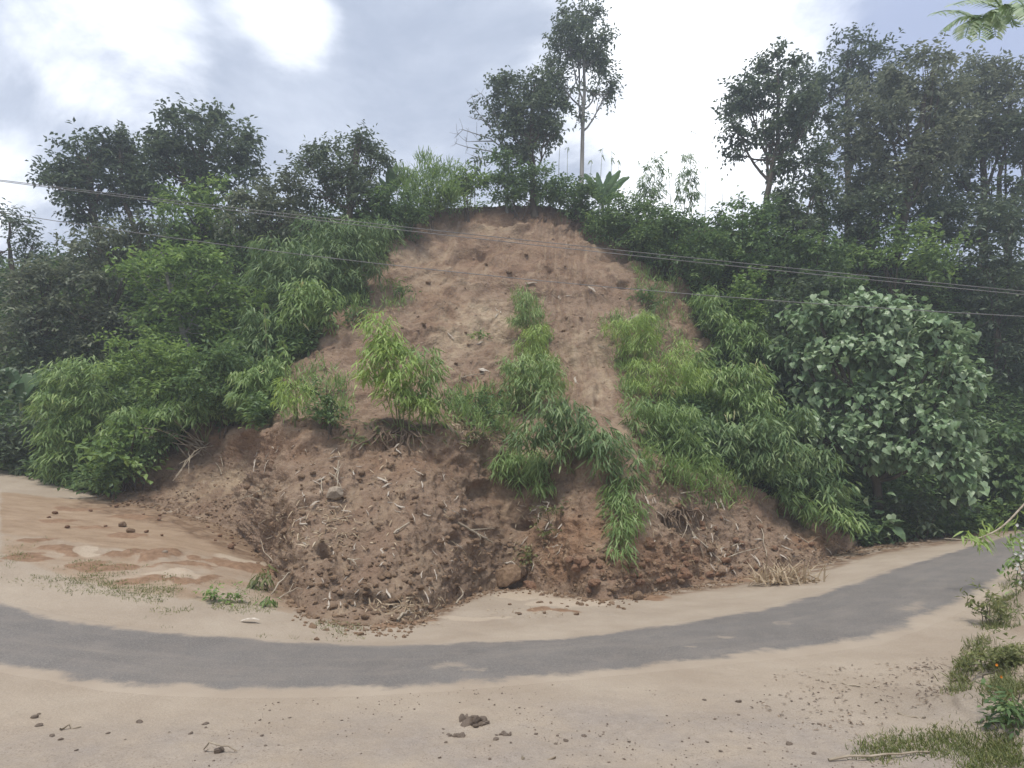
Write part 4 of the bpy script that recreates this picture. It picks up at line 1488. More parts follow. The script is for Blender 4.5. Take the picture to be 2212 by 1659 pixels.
for lab, base, lobes, mat_ in [
        ('arching bamboo at the left end of the lower thicket', (190, 1000), [(130, 810, 50, 34), (190, 800, 60, 36), (160, 860, 70, 40), (110, 880, 44, 44), (200, 880, 50, 40)], 'bamboo'),
        ('broad leafy shrub below the light green tree', (360, 960), [(300, 760, 70, 34), (370, 770, 70, 36), (320, 820, 80, 40), (400, 830, 70, 40), (270, 820, 50, 40)], 'fresh'),
        ('dense green shrub between the thicket and the thin upright culm', (480, 930), [(470, 770, 60, 36), (520, 800, 50, 36), (450, 830, 70, 40), (510, 850, 60, 36)], 'mid'),
        ('drooping bamboo low on the left near the dirt track', (140, 1060), [(110, 930, 44, 44), (170, 930, 60, 40), (130, 990, 60, 44), (200, 990, 60, 40), (170, 1030, 70, 30)], 'bamboo'),
        ('leafy bamboo shoot in front of the broad leafy shrub', (330, 1000), [(280, 910, 50, 40), (330, 900, 50, 36), (250, 940, 40, 36), (310, 950, 50, 36)], 'bamboo'),
        ('low small-leaved shrub at the left edge of the debris', (300, 1050), [(290, 990, 50, 36), (240, 1030, 50, 30), (330, 960, 40, 30), (200, 1045, 40, 24)], 'mid'),
        ('pale bent bamboo tops leaning over the debris on the left', (440, 940), [(400, 890, 56, 26), (450, 870, 60, 30), (360, 900, 44, 30), (500, 870, 46, 28)], 'bamboo'),
        ('fresh bamboo fringe beside the slide, under the thin upright culm', (560, 890), [(540, 820, 50, 30), (580, 800, 40, 26), (540, 860, 50, 26), (590, 850, 36, 30)], 'bamboo')]:
    if mat_ in ('mid', 'fresh'):
        plant('slope_shrub', lab, 'shrub', base, lobes, 'broad', mat_, (.2, .09), 3.6, 'stem', trunk_r=.02, gaps=.28, group='shrubs on the lower left slope', crown_name='foliage', push=.25)
        continue
    plant('bamboo_thicket', lab, 'bamboo', base, lobes, 'fan', mat_, (.34, .045), 3.0, 'culm', trunk_r=.02, gaps=.28, group='bamboo thicket on the lower left slope', crown_name='foliage', push=.25)
plant('broadleaf_shrub', 'shiny broad-leaved shrub at the foot of the left slope', 'shrub', (250, 1060),
      [(240, 960, 44, 30), (290, 940, 40, 26), (270, 1000, 50, 34)], mat='fresh', leaf=(.30, .16), lai=3.2, stem='stem', trunk_r=.03, group=G_LS, crown_name='foliage', push=.5)
plant('broadleaf_shrub', 'dark shrub between the lower bamboo and the banana plant', 'shrub', (60, 1010),
      [(30, 930, 50, 44), (60, 970, 50, 40), (10, 985, 40, 34)], mat='dark', leaf=(.28, .14), lai=3.4, stem='stem', trunk_r=.03, group=G_LS, crown_name='foliage', push=.3)

for lab, x, yt, yb in [('thin upright green culm left of the slide with a leaf tuft', 571, 655, 880), ('shorter thin culm beside the slide with drooping leaves', 612, 735, 880)]:
    h = hill(x, yb)
    b, rr_ = np.array(h[0]), h[2]
    o = tag(link('upright_culm', None, loc=b), lab, 'bamboo')
    tip = at(x, yt, rr_ - .1)
    a = Acc()
    CP = curve_pts(b - (0, 0, .2), tip, 8, (.05, 0, 0))
    a.add(*tube(CP, np.linspace(.022, .01, 8), 5))
    link('culm', a.mesh('culm', M_CULM, b, True), o)
    a = Acc()
    C = np.array([tip, CP[-2], CP[-3] + (.05, 0, 0), CP[-5]])
    foliage(a, C, nrm(RNG.normal(0, 1, C.shape)), 'fan', .36, .07, 6, .12)
    link('leaves', a.mesh('leaves', LM['bamboo'], b), o)

# ------------------------------------------------------------------ plants carried down on the slide
G_SL = 'bamboo clumps standing on the slide'
for lab, base, lobes, mat_, lf, lai_ in [
        ('lime green bamboo, tallest clump on the left of the debris crest', (870, 915), [(815, 700, 32, 34), (830, 750, 46, 40), (800, 800, 44, 34), (850, 800, 52, 44), (870, 845, 60, 40), (820, 760, 40, 50), (900, 880, 40, 26)], 'lime', (.42, .075), 2.7),
        ('grey-green bamboo leaning right of the lime clump', (925, 920), [(910, 770, 34, 34), (930, 800, 34, 36), (915, 850, 44, 40), (945, 880, 36, 34)], 'bamboo', (.40, .07), 2.2),
        ('small bright bamboo patch left of the lime clump', (630, 905), [(630, 830, 34, 26), (650, 850, 30, 30), (615, 865, 36, 26)], 'lime', (.34, .055), 1.3),
        ('topmost small bamboo tuft in the middle of the scar', (1140, 720), [(1135, 650, 24, 26), (1145, 680, 30, 22), (1125, 690, 28, 20)], 'bamboo', (.36, .05), 2.2),
        ('bright bamboo tuft below the topmost one in mid scar', (1155, 790), [(1160, 715, 28, 22), (1150, 745, 34, 26), (1165, 770, 30, 20)], 'lime', (.38, .05), 2.4),
        ('wide bamboo clump in the centre of the scar', (1150, 880), [(1110, 790, 32, 30), (1160, 790, 46, 30), (1195, 800, 28, 34), (1130, 830, 52, 36), (1180, 835, 44, 34), (1130, 865, 50, 22)], 'bamboo', (.42, .06), 2.8),
        ('deep green bamboo heap on the debris crest right of centre', (1230, 1000), [(1190, 880, 46, 34), (1230, 900, 56, 40), (1270, 940, 50, 40), (1180, 930, 60, 36), (1240, 960, 60, 36), (1130, 950, 36, 26)], 'deep', (.48, .075), 3.2),
        ('grassy bamboo tongue hanging down the debris face', (1130, 1010), [(1090, 1000, 34, 34), (1130, 1000, 50, 40), (1170, 1010, 36, 40), (1120, 1035, 50, 24), (1180, 1050, 26, 28)], 'bamboo', (.46, .055), 3.2),
        ('bamboo arching over right of the deep green heap', (1330, 1020), [(1300, 950, 40, 40), (1340, 970, 40, 40), (1360, 1010, 34, 34), (1310, 1000, 36, 36)], 'deep', (.46, .075), 2.1),
        ('long bamboo spray hanging to the foot of the debris', (1345, 1050), [(1345, 1060, 40, 34), (1345, 1100, 42, 36), (1340, 1145, 38, 36), (1335, 1185, 28, 28), (1370, 1110, 22, 30)], 'bamboo', (.46, .06), 3.0),
        ('pale drooping bamboo high on the right of the scar', (1370, 790), [(1330, 710, 34, 22), (1375, 700, 38, 26), (1400, 730, 34, 30), (1370, 750, 36, 30), (1390, 690, 26, 20)], 'lime', (.40, .05), 2.0),
        ('low bright bamboo spread on the right of the scar', (1440, 880), [(1400, 800, 50, 30), (1460, 790, 50, 36), (1370, 830, 36, 26), (1440, 840, 60, 36), (1500, 820, 40, 36), (1470, 745, 24, 22)], 'lime', (.40, .045), 1.5),
        ('darker bamboo below the low bright spread', (1420, 960), [(1370, 880, 36, 34), (1420, 890, 50, 36), (1390, 930, 40, 36), (1470, 900, 50, 36)], 'bamboo', (.40, .055), 1.9),
        ('fan-leaved bamboo drooping onto the right debris', (1500, 1000), [(1480, 950, 30, 22), (1500, 970, 36, 26), (1520, 1000, 30, 24)], 'bamboo', (.46, .07), 3.0)]:
    plant('bamboo_clump', lab, 'bamboo', base, lobes, 'fan', mat_, (lf[0] * .85, lf[1] * .6), lai_ * .95, 'culm', trunk_r=.02, gaps=.24, group=G_SL, crown_name='foliage', push=.2)
plant('shrub', 'small-leaved shrub beside the bright patch on the left debris', 'shrub', (710, 930),
      [(700, 850, 30, 34), (715, 890, 34, 30), (690, 900, 34, 26)], mat='mid', leaf=(.16, .07), lai=2.4, stem='stem', trunk_r=.02, crown_name='foliage')
plant('shrub', 'sprawling dark weeds on the bench between lime and central bamboo', 'shrub', (1030, 890),
      [(1000, 860, 34, 20), (1040, 870, 40, 22), (1070, 890, 36, 18), (1000, 890, 30, 16)], mat='mid', leaf=(.22, .10), lai=2.6, stem='stem', trunk_r=.02, crown_name='foliage')
plant('shrub', 'faint tuft of weeds on the upper left scar', 'shrub', (870, 640), [(868, 625, 24, 14)], mat='mid', leaf=(.18, .07), lai=2.0, stem='stem', trunk_r=.015, crown_name='foliage')
plant('shrub', 'low weeds on the scar left of the lime bamboo', 'shrub', (760, 700), [(760, 685, 34, 14), (790, 670, 20, 10)], mat='mid', leaf=(.18, .07), lai=2.0, stem='stem', trunk_r=.015, crown_name='foliage')
plant('shrub', 'scrubby tuft on the right scar below the wire', 'shrub', (1400, 660), [(1395, 645, 30, 24), (1420, 660, 20, 16)], mat='mid', leaf=(.18, .08), lai=2.2, stem='stem', trunk_r=.015, crown_name='foliage')
plant('weed', 'little green weed alone in the middle of the scar', 'weed', (1038, 725), [(1036, 720, 10, 6)], mat='fresh', leaf=(.16, .08), lai=3, stem='stem', trunk_r=.01, gaps=0, nstem=2, crown_name='leaves')
plant('trailing_weeds', 'straggling weeds creeping down the gully right of the debris', 'weed', (1190, 1130),
      [(1190, 1110, 24, 30), (1180, 1160, 18, 30), (1150, 1200, 18, 26)], mat='olive', leaf=(.14, .07), lai=1.2, stem='stem', trunk_r=.012, crown_name='leaves')

# ------------------------------------------------------------------ right slope
G_RS = 'trees and shrubs on the right slope'
plant('heart_leaf_tree', 'big domed tree of pale heart-shaped leaves beside the road', 'tree', (1900, 1130),
      [(1770, 690, 60, 40), (1860, 680, 80, 44), (1950, 690, 80, 44), (1730, 770, 50, 50), (1830, 770, 90, 55), (1940, 770, 90, 60), (2030, 740, 60, 50), (2060, 820, 55, 60), (1770, 850, 60, 50),
       (1880, 870, 90, 60), (1990, 880, 80, 60), (2060, 920, 60, 60), (1830, 940, 60, 50), (1920, 960, 80, 55), (2010, 990, 80, 50), (2080, 1010, 60, 50), (1760, 930, 40, 40)],
      'heart', 'heart', (.26, .26), 5.6, trunk_r=.2, gaps=.24, push=1.2, depth=.7, fork=.35)
plant('heart_leaf_shrub', 'lower heart-leaved shrub at the right edge beside the domed tree', 'shrub', (2190, 1115),
      [(2150, 970, 60, 40), (2210, 960, 50, 40), (2170, 1030, 60, 44), (2110, 1060, 60, 36), (2210, 1060, 50, 40)], 'heart', 'mid', (.24, .22), 3.2, 'stem', trunk_r=.04, crown_name='foliage', push=.8, gaps=.32)
plant('creeper_mound', 'rounded mound of creeper under the right ridge trunk', 'creeper', (1610, 640),
      [(1570, 470, 36, 34), (1620, 450, 50, 34), (1650, 490, 40, 40), (1600, 520, 54, 50), (1640, 560, 44, 44), (1580, 570, 40, 40)], mat='mid', leaf=(.2, .15), lai=3.8, stem='stem', trunk_r=.04, gaps=.26, group=G_RS, crown_name='foliage', push=.4)
plant('creeper_column', 'upright column of creeper above the dark right bamboo', 'creeper', (1620, 760),
      [(1620, 615, 38, 26), (1625, 650, 42, 34), (1620, 690, 42, 34)], mat='fresh', leaf=(.18, .13), lai=3.8, stem='stem', trunk_r=.04, gaps=.24, group=G_RS, crown_name='foliage', push=.4)
plant('broadleaf_shrub', 'pale green layered shrub under the big grey-green crown', 'shrub', (1930, 660),
      [(1880, 520, 60, 30), (1950, 510, 70, 34), (2010, 540, 60, 34), (1900, 570, 80, 36), (1990, 590, 70, 36)], mat='fresh', leaf=(.30, .15), lai=3.0, stem='stem', trunk_r=.04, gaps=.34, group=G_RS, crown_name='foliage', push=.3)
plant('broadleaf_shrub', 'shaded shrub left of the pale layered shrub, above the wires', 'shrub', (1770, 650),
      [(1720, 540, 50, 40), (1780, 550, 60, 40), (1740, 610, 60, 44), (1810, 610, 60, 44), (1700, 480, 40, 40)], mat='mid', leaf=(.28, .13), lai=3.4, stem='stem', trunk_r=.04, gaps=.32, group=G_RS, crown_name='foliage', push=.2)
plant('broadleaf_shrub', 'dark tall shrub at the right edge behind the domed tree', 'shrub', (2150, 800),
      [(2110, 480, 60, 50), (2180, 500, 60, 60), (2130, 580, 70, 50), (2200, 620, 50, 60), (2150, 680, 60, 60), (2200, 740, 50, 60), (2180, 820, 40, 50)], mat='dark', leaf=(.30, .14), lai=3.4, stem='trunk', trunk_r=.12, gaps=.32, group=G_RS, push=.2)
plant('broadleaf_shrub', 'deeply shaded shrub behind the left flank of the domed tree', 'shrub', (1720, 900),
      [(1690, 680, 44, 50), (1690, 770, 44, 60), (1710, 860, 44, 50), (1740, 640, 50, 40)], mat='dark', leaf=(.28, .13), lai=3.4, stem='stem', trunk_r=.04, gaps=.3, group=G_RS, crown_name='foliage')
plant('broadleaf_shrub', 'leafy slope above the wires right of the scar top', 'shrub', (1460, 600),
      [(1430, 500, 50, 36), (1480, 490, 50, 36), (1520, 530, 50, 44), (1460, 550, 50, 40), (1510, 590, 44, 36)], mat='mid', leaf=(.24, .11), lai=3.6, stem='stem', trunk_r=.03, gaps=.3, group=G_RS, crown_name='foliage')
for lab, base, lobes, mat_ in [
        ('silvery drooping bamboo below the creeper column', (1610, 830), [(1550, 700, 40, 36), (1600, 720, 46, 34), (1640, 740, 40, 36), (1570, 760, 50, 40), (1530, 650, 34, 40)], 'bamboo'),
        ('dark bamboo along the right edge of the scar', (1540, 900), [(1510, 790, 34, 40), (1560, 830, 50, 44), (1620, 810, 50, 44), (1600, 880, 60, 44), (1650, 870, 46, 40)], 'bamboo'),
        ('broad dark bamboo bank above the right debris', (1580, 1020), [(1540, 930, 50, 40), (1600, 950, 60, 44), (1660, 930, 50, 44), (1570, 1000, 50, 32), (1640, 1000, 60, 36), (1700, 970, 40, 44)], 'deep'),
        ('dark bamboo at the left foot of the domed tree', (1740, 1080), [(1700, 1030, 50, 34), (1750, 1040, 50, 36), (1770, 990, 40, 40), (1810, 1060, 40, 34), (1730, 910, 34, 40)], 'deep'),
        ('fresh bamboo spray over the right end of the debris', (1740, 1130), [(1700, 1075, 34, 26), (1740, 1095, 40, 26), (1790, 1110, 44, 24), (1830, 1125, 34, 22)], 'bamboo')]:
    plant('slope_bamboo', lab, 'bamboo', base, lobes, 'fan', mat_, (.42, .06), 3.0, 'culm', trunk_r=.02, gaps=.26, group='bamboo on the right slope', crown_name='foliage', push=.3)
plant('low_shrub', 'low dark bush at the road edge under the domed tree', 'shrub', (1990, 1165),
      [(1930, 1110, 44, 30), (1990, 1100, 50, 30), (2040, 1090, 50, 28), (1900, 1130, 30, 22)], mat='dark', leaf=(.26, .14), lai=3.2, stem='stem', trunk_r=.02, group=G_RS, crown_name='foliage', push=.3)
plant('low_shrub', 'green roadside bush at the right end of the slope foot', 'shrub', (2160, 1130),
      [(2100, 1105, 40, 24), (2160, 1105, 50, 22), (2210, 1105, 40, 22)], mat='fresh', leaf=(.22, .12), lai=3.0, stem='stem', trunk_r=.02, group=G_RS, crown_name='foliage', push=.3)
plant('large_leaf_plant', 'large-leaved plant low beside the road under the domed tree', 'plant', (1945, 1165),
      [(1930, 1140, 22, 16)], 'heart', 'heart', (.5, .46), 2.6, 'stem', trunk_r=.02, gaps=0, per=3, crown_name='leaves', push=.5)

# undergrowth closing the gaps between the plants
acc = Acc()
vm = (bare_hard < .5).ravel() & np.isfinite(HPX) & (HPX > -500) & (HPX < 2700)
idx = np.where(vm)[0]
idx = RNG.choice(idx, 21000)
lift = .9 * fbm(HV[idx] * .8, 3, 66)[:, None] * RNG.uniform(.3, 1.2, (len(idx), 1))
C = HV[idx] + HNV[idx] * lift
foliage(acc, C, HNV[idx], 'broad', .28, .13, 6, .3)
top_ = FULL[:, -6:-3].reshape(-1, 3)
top_ = top_[np.abs(top_[:, 0]) < 40]
C = top_[RNG.choice(len(top_), 3000)] + RNG.normal(0, .5, (3000, 3)) * (1, 1, .5) + (0, 0, .2)
foliage(acc, C, np.repeat(UPV[None], 3000, 0), 'broad', .26, .11, 6, .3)
tag(link('undergrowth', acc.mesh('undergrowth', LM['mid'], (0, 0, 0))), 'green undergrowth covering the slopes beside the slide', None, kind='stuff')

# ================================================================== overhead wires
def wire(label, pts, r0, r1):
    A_ = at(pts[0][0], pts[0][1], r0)
    B_ = at(pts[-1][0], pts[-1][1], r1)
    t_ = np.linspace(0, 1, 60)
    P_ = A_ + (B_ - A_) * t_[:, None]
    # sag so that the middle of the span hangs where the photo shows it
    mx, my = pts[1]
    q = [np.concatenate((p[:2], [p[2] - s])) for p, s in ((P_[k], 0) for k in range(60))]
    X_, Y_ = proj(np.array(q))
    k = int(np.nanargmin(np.abs(X_ - mx)))
    d_ = np.linalg.norm(P_[k] - (0, 0, CAM_Z)) / FPX
    sag = (my - Y_[k]) * d_ / max(4 * t_[k] * (1 - t_[k]), .2)
    P_[:, 2] -= sag * 4 * t_ * (1 - t_)
    e0, e1 = P_[0] + (P_[0] - P_[4]) * 4, P_[-1] + (P_[-1] - P_[-5]) * 4
    P_ = np.concatenate(([e0], P_, [e1]))
    a_ = Acc()
    a_.add(*tube(P_, .0065, 6))
    o = link('overhead_wire', a_.mesh('overhead_wire', M_WIRE, P_[0], True), loc=P_[0])
    tag(o, label, 'wire', 'overhead wires across the slope')


wire('upper wire of the close pair crossing above the scar', [(-40, 384), (1106, 517), (2260, 634)], 15.5, 13.5)
wire('lower wire of the close pair crossing above the scar', [(-40, 386), (1106, 525), (2260, 641)], 15.2, 13.2)
wire('separate lowest wire crossing the middle of the scar', [(-40, 452), (1106, 602), (2260, 686)], 15.0, 13.0)

# ================================================================== loose things on the slide
import bmesh


def rock_mesh(name, mat, seed, sub=2, rough=.34, flat=.75):
    bm = bmesh.new()
    bmesh.ops.create_icosphere(bm, subdivisions=sub, radius=1.0)
    co = np.array([v.co[:] for v in bm.verts])
    n = fbm(co * 1.1 + seed * 5.3, 3, seed) - .5
    # a few flat broken faces
    for k in range(6):
        d = nrm(np.random.default_rng(seed * 7 + k).normal(0, 1, 3))
        s = co @ d
        lim = .62 + .05 * k
        co = co - np.clip(s - lim, 0, 1)[:, None] * d * .9
    co = co * (1 + rough * 1.7 * n + .5 * rough * (fbm(co * 4.0 + seed, 3, seed + 5) - .5))[:, None]
    co[:, 2] *= flat
    for v, c in zip(bm.verts, co):
        v.co = c
    me = bpy.data.meshes.new(name)
    bm.to_mesh(me)
    bm.free()
    me.materials.append(mat)
    return me


ROCK = {k: [rock_mesh('clod', m, i + 3 * j, 3 if k == 'peb' else 2, .5 if k == 'peb' else .38) for i in range(4)] for j, (k, m) in enumerate((('clod', M_CLOD), ('red', M_RED), ('stone', M_STONE), ('peb', M_PEB)))}


def surf(px, py, ground=False):
    if ground:
        xy, r_ = hit(px, py)
        return np.array((xy[0], xy[1], gz(*xy))), np.array((0, 0, 1.0)), r_
    h = hill(px, py)
    if h is None or (h[0][2] < zbase(h[0][0], h[0][1]) + .02):
        return surf(px, py, True)
    return h


def rock(name, label, cat, px, py, wpx, kind='clod', group=None, ground=False, sq=1.0, sink=.3):
    p, n, r_ = surf(px, py, ground)
    d = np.linalg.norm(np.array(p) - (0, 0, CAM_Z))
    s = .5 * wpx * d / FPX
    o = link(name, random.choice(ROCK[kind]), loc=np.array(p) + np.array(n) * s * sq * (.55 - sink))
    o.rotation_euler = (random.uniform(-.3, .3), random.uniform(-.3, .3), random.uniform(0, 6.3))
    o.scale = (s, s * random.uniform(.75, 1), s * sq)
    tag(o, label, cat, group)
    return o


rock('boulder', 'large rounded brown boulder at the foot of the debris', 'boulder', 1100, 1248, 62, 'clod', sq=1.0)
rock('boulder', 'reddish block lying just right of the large rounded boulder', 'boulder', 1146, 1271, 40, 'red', sq=.8)
rock('boulder', 'dark block tucked behind the large rounded boulder', 'boulder', 1128, 1232, 34, 'clod')
rock('boulder', 'pale boulder lodged in the left face of the debris', 'boulder', 716, 1066, 36, 'stone')
rock('boulder', 'pale weathered boulder high on the right of the scar', 'boulder', 1372, 688, 34, 'stone')
rock('boulder', 'pale stone at the road edge right of the sand apron', 'stone', 1409, 1278, 24, 'stone', ground=True)
rock('boulder', 'brown block at the road edge beside the pale stone', 'stone', 1378, 1296, 30, 'clod', ground=True)
rock('boulder', 'lone brown clod on the left yard near the debris', 'stone', 498, 1186, 16, 'red', ground=True)
rock('boulder', 'largest brown clod on the left yard', 'stone', 264, 1138, 16, 'clod', ground=True)
rock('boulder', 'small brown clod right of the largest one on the left yard', 'stone', 282, 1150, 14, 'clod', ground=True)
rock('boulder', 'white stone beside the wet sand on the left yard', 'stone', 355, 1203, 11, 'stone', ground=True)


def mud_lump(label, px, py, wpx, hpx, n, cat='mud lump'):
    """a heap of mud that broke into lumps when it fell off a wheel"""
    p_, _, r_ = surf(px, py, True)
    k_ = np.linalg.norm(np.array(p_) - (0, 0, CAM_Z)) / FPX
    o = tag(link('mud_lump', None, loc=p_), label, cat)
    for j in range(n):
        f = RNG.normal(0, .3, 2).clip(-.55, .55)
        s_ = .5 * wpx * k_ * RNG.uniform(.22, .5) * (1.25 if j == 0 else 1)
        c_ = link('lump', random.choice(ROCK['peb']), o, (f[0] * wpx * k_ * .9, f[1] * wpx * k_ * .6, s_ * .12))
        c_.scale = (s_, s_ * RNG.uniform(.6, 1), min(s_ * .7, hpx * k_))
        c_.rotation_euler = (RNG.normal(0, .5), RNG.normal(0, .5), RNG.uniform(0, 6))


mud_lump('flat broken lump of mud, farthest of three on the near shoulder', 1030, 1560, 66, 5, 18)
mud_lump('mud lump on the near shoulder, left of three', 985, 1588, 30, 8, 8)
mud_lump('mud lump on the near shoulder, right of three', 1083, 1589, 30, 8, 8)
rock('stone', 'dark stone on the left near shoulder beside a thin twig', 'stone', 473, 1626, 20, 'peb', ground=True, sq=.8, sink=.1)

TOE_POLY = [(640, 1290), (760, 1335), (900, 1335), (1010, 1270), (1100, 1240), (1230, 1260), (1420, 1260), (1640, 1235), (1820, 1180), (1640, 1160), (1420, 1180), (1200, 1200), (1000, 1230), (800, 1260)]


def rand_in(poly, n):
    P_ = np.array(poly, float)
    res = []
    while len(res) < n:
        q = RNG.uniform(P_.min(0), P_.max(0))
        if inpoly(np.array(q[0]), np.array(q[1]), poly):
            res.append(q)
    return res


for q in rand_in([(1200, 1230), (1290, 1290), (1420, 1270), (1560, 1245), (1620, 1200), (1400, 1160), (1250, 1180)], 62):
    rock('soil_clod', 'reddish soil clod in the rubble at the right foot of the debris', 'soil clod', q[0], q[1], RNG.uniform(9, 26) * RNG.uniform(.7, 1.2), 'red' if RNG.uniform() < .7 else 'clod',
         'reddish soil clods at the right foot of the debris', sq=.8)
for q in rand_in([(660, 1230), (700, 1330), (900, 1335), (1010, 1260), (960, 1200), (800, 1200)], 44):
    rock('soil_clod', 'dull brown soil clod on the lower left nose of the debris', 'soil clod', q[0], q[1], RNG.uniform(8, 20), 'clod', 'brown soil clods on the lower left nose of the debris', sq=.8)
for q in rand_in([(600, 960), (1000, 960), (1050, 1180), (700, 1200), (420, 1060)], 34):
    rock('soil_clod', 'brown soil clod stuck in the upper left debris face', 'soil clod', q[0], q[1], RNG.uniform(8, 20), 'clod', 'brown soil clods in the upper left debris face', sq=.9)
for q in rand_in([(1450, 1080), (1600, 1110), (1800, 1185), (1620, 1230), (1480, 1200)], 26):
    rock('soil_clod', 'brown soil clod on the right tail of the debris', 'soil clod', q[0], q[1], RNG.uniform(8, 18), 'red', 'brown soil clods on the right tail of the debris', sq=.9)
for q in rand_in([(900, 620), (1080, 520), (1300, 560), (1420, 680), (1330, 800), (1000, 830), (860, 700)], 14):
    rock('soil_clod', 'soil clod caught on the bare scar face', 'soil clod', q[0], q[1], RNG.uniform(6, 13), 'clod', 'soil clods on the bare scar face', sq=.9)
for q in rand_in([(40, 1090), (300, 1095), (520, 1150), (560, 1200), (300, 1170), (60, 1130)], 18):
    rock('soil_clod', 'small clod strewn on the left dirt yard', 'soil clod', q[0], q[1], RNG.uniform(6, 11), 'red', 'small clods on the left dirt yard', ground=True, sq=.8)
for q in rand_in([(1100, 1300), (1300, 1305), (1450, 1300), (1420, 1325), (1100, 1335)], 16):
    rock('soil_clod', 'crumb of soil on the sand apron beside the road', 'soil clod', q[0], q[1], RNG.uniform(6, 13), 'clod', 'soil crumbs on the sand apron beside the road', ground=True, sq=.8)
for q in rand_in([(60, 1540), (700, 1520), (1300, 1530), (1750, 1480), (2000, 1480), (1850, 1640), (60, 1640)], 52):
    rock('pebble', 'small dark pebble scattered on the near shoulder', 'pebble', q[0], q[1], RNG.choice([5, 6, 6, 7, 8, 9, 12]), 'peb', 'dark pebbles scattered on the near shoulder', ground=True, sq=.6, sink=.3)

# crumbs too small and too many to pick out
ICO = bmesh.new()
bmesh.ops.create_icosphere(ICO, subdivisions=1, radius=1.0)
ICO_V = np.array([v.co[:] for v in ICO.verts])
ICO_F = np.array([[v.index for v in f.verts] for f in ICO.faces])
ICO.free()


def crumbs(name, label, P_, s_, mat):
    a_ = Acc()
    for p, s in zip(P_, s_):
        v = ICO_V * RNG.uniform(.6, 1.2, (len(ICO_V), 1)) * (s, s * RNG.uniform(.6, 1), s * .7)
        a_.add(v + p, ICO_F, RNG.uniform())
    tag(link(name, a_.mesh(name, mat)), label, None, kind='stuff')


fgP, fgS = [], []
for _ in range(2400):
    az = RNG.uniform(-.74, .74)
    r_ = 5.3 + 2.9 * RNG.uniform() ** 1.3
    x, y = r_ * math.sin(az), r_ * math.cos(az)
    if fbm(np.array((x * .8, y * .8, 3.0)), 2, 71) < .45 - .1 * (x > 1):
        continue
    fgP.append((x, y, r_))
    fgS.append(min(.018, RNG.gamma(1.6, .0026) + .002))
fx = np.array(fgP)
zs = np.array([gz(p[0], p[1]) for p in fx])
crumbs('gravel', 'fine soil crumbs strewn over the near shoulder', np.stack((fx[:, 0], fx[:, 1], zs + .004), 1), fgS, M_PEB)
tP = []
for k in range(0, len(cpx)):
    if not 200 < cpx[k] < 1900:
        continue
    for _ in range(4):
        o_ = nrm(HP[k, 0, :2])
        d_ = abs(RNG.normal(0, .45))
        q_ = HP[k, 0, :2] - o_ * d_ + RNG.normal(0, .08, 2)
        tP.append((q_[0], q_[1], gz(*q_) + .01))
crumbs('rubble', 'soil crumbs spilled past the toe of the debris', np.array(tP), RNG.gamma(1.8, .014, len(tP)).clip(.008, .09), M_CLOD)
deb = np.where((bare_hard.ravel() > .5) & (S.ravel() < 3.1) & (S.ravel() > .05))[0]
wts = np.where(S.ravel()[deb] < 1.2, 3.0, 1.0)
ii = RNG.choice(deb, 3800, p=wts / wts.sum())
crumbs('rubble', 'loose soil crumbs covering the debris slope', HV[ii] + HNV[ii] * .02, RNG.gamma(1.7, .014, len(ii)).clip(.01, .1), M_CLOD)
sc_ = np.where((bare_hard.ravel() > .5) & (S.ravel() > 3.1) & (S.ravel() < 7.8))[0]
ii = RNG.choice(sc_, 1500)
crumbs('rubble', 'small lumps of earth roughening the scar face', HV[ii] - HNV[ii] * .015, RNG.gamma(2.0, .02, len(ii)).clip(.015, .09), M_SCARP)


def litter(name, label, polys, counts, mat, Ln, Wd, ground=False, lift=.02):
    a_ = Acc()
    for poly, n in zip(polys, counts):
        q = rand_in(poly, n)
        Ps, Ns = [], []
        for x, y in q:
            p, nn, _ = surf(x, y, ground)
            Ps.append(p)
            Ns.append(nn)
        Ps, Ns = np.array(Ps), np.array(Ns)
        D_ = np.cross(Ns, RNG.normal(0, 1, Ns.shape)) + Ns * RNG.uniform(-.1, .45, (n, 1))
        side = np.cross(D_, Ns + RNG.normal(0, .3, Ns.shape))
        put_leaves(a_, T_LANCE, Ps + Ns * lift, D_, side, Ln * RNG.uniform(.5, 1.3, n), Wd * RNG.uniform(.6, 1.3, n), RNG.uniform(0, 1, n))
    tag(link(name, a_.mesh(name, LM[mat] if isinstance(mat, str) else mat)), label, None, kind='stuff')


litter('leaf_litter', 'dead bamboo leaves littering the debris',
       [[(960, 880), (1060, 900), (1110, 960), (1010, 960)], [(540, 1100), (760, 1060), (760, 1180), (600, 1190)], [(780, 1310), (900, 1345), (1000, 1290), (900, 1280)],
        [(1400, 1100), (1560, 1130), (1760, 1200), (1560, 1240), (1420, 1190)], [(700, 930), (1000, 940), (1050, 1200), (760, 1200)], [(1120, 1060), (1200, 1100), (1180, 1230), (1100, 1230)]],
       [220, 170, 150, 130, 90, 90], 'dry', .2, .028)
litter('leaf_litter', 'wilted green leaves and shredded stems on the bench', [[(960, 880), (1100, 880), (1130, 960), (1000, 965)], [(1380, 980), (1560, 1040), (1640, 1100), (1420, 1080)], [(720, 900), (960, 900), (980, 950), (740, 960)]],
       [240, 160, 150], 'olive', .3, .05)
litter('leaf_litter', 'brown leaf scraps along the road edge', [[(780, 1320), (940, 1335), (960, 1356), (800, 1352)], [(1050, 1318), (1250, 1315), (1230, 1335), (1060, 1340)], [(1480, 1262), (1800, 1215), (1820, 1225), (1500, 1285)]], [170, 90, 150], 'dry', .085, .018, True)
litter('leaf_litter', 'brown dead leaves strewn on the right near shoulder', [[(1680, 1450), (2060, 1420), (2100, 1520), (1800, 1600), (1620, 1530)], [(1950, 1440), (2100, 1400), (2110, 1500), (2000, 1530)]], [330, 200], 'brown', .055, .018, True, .008)
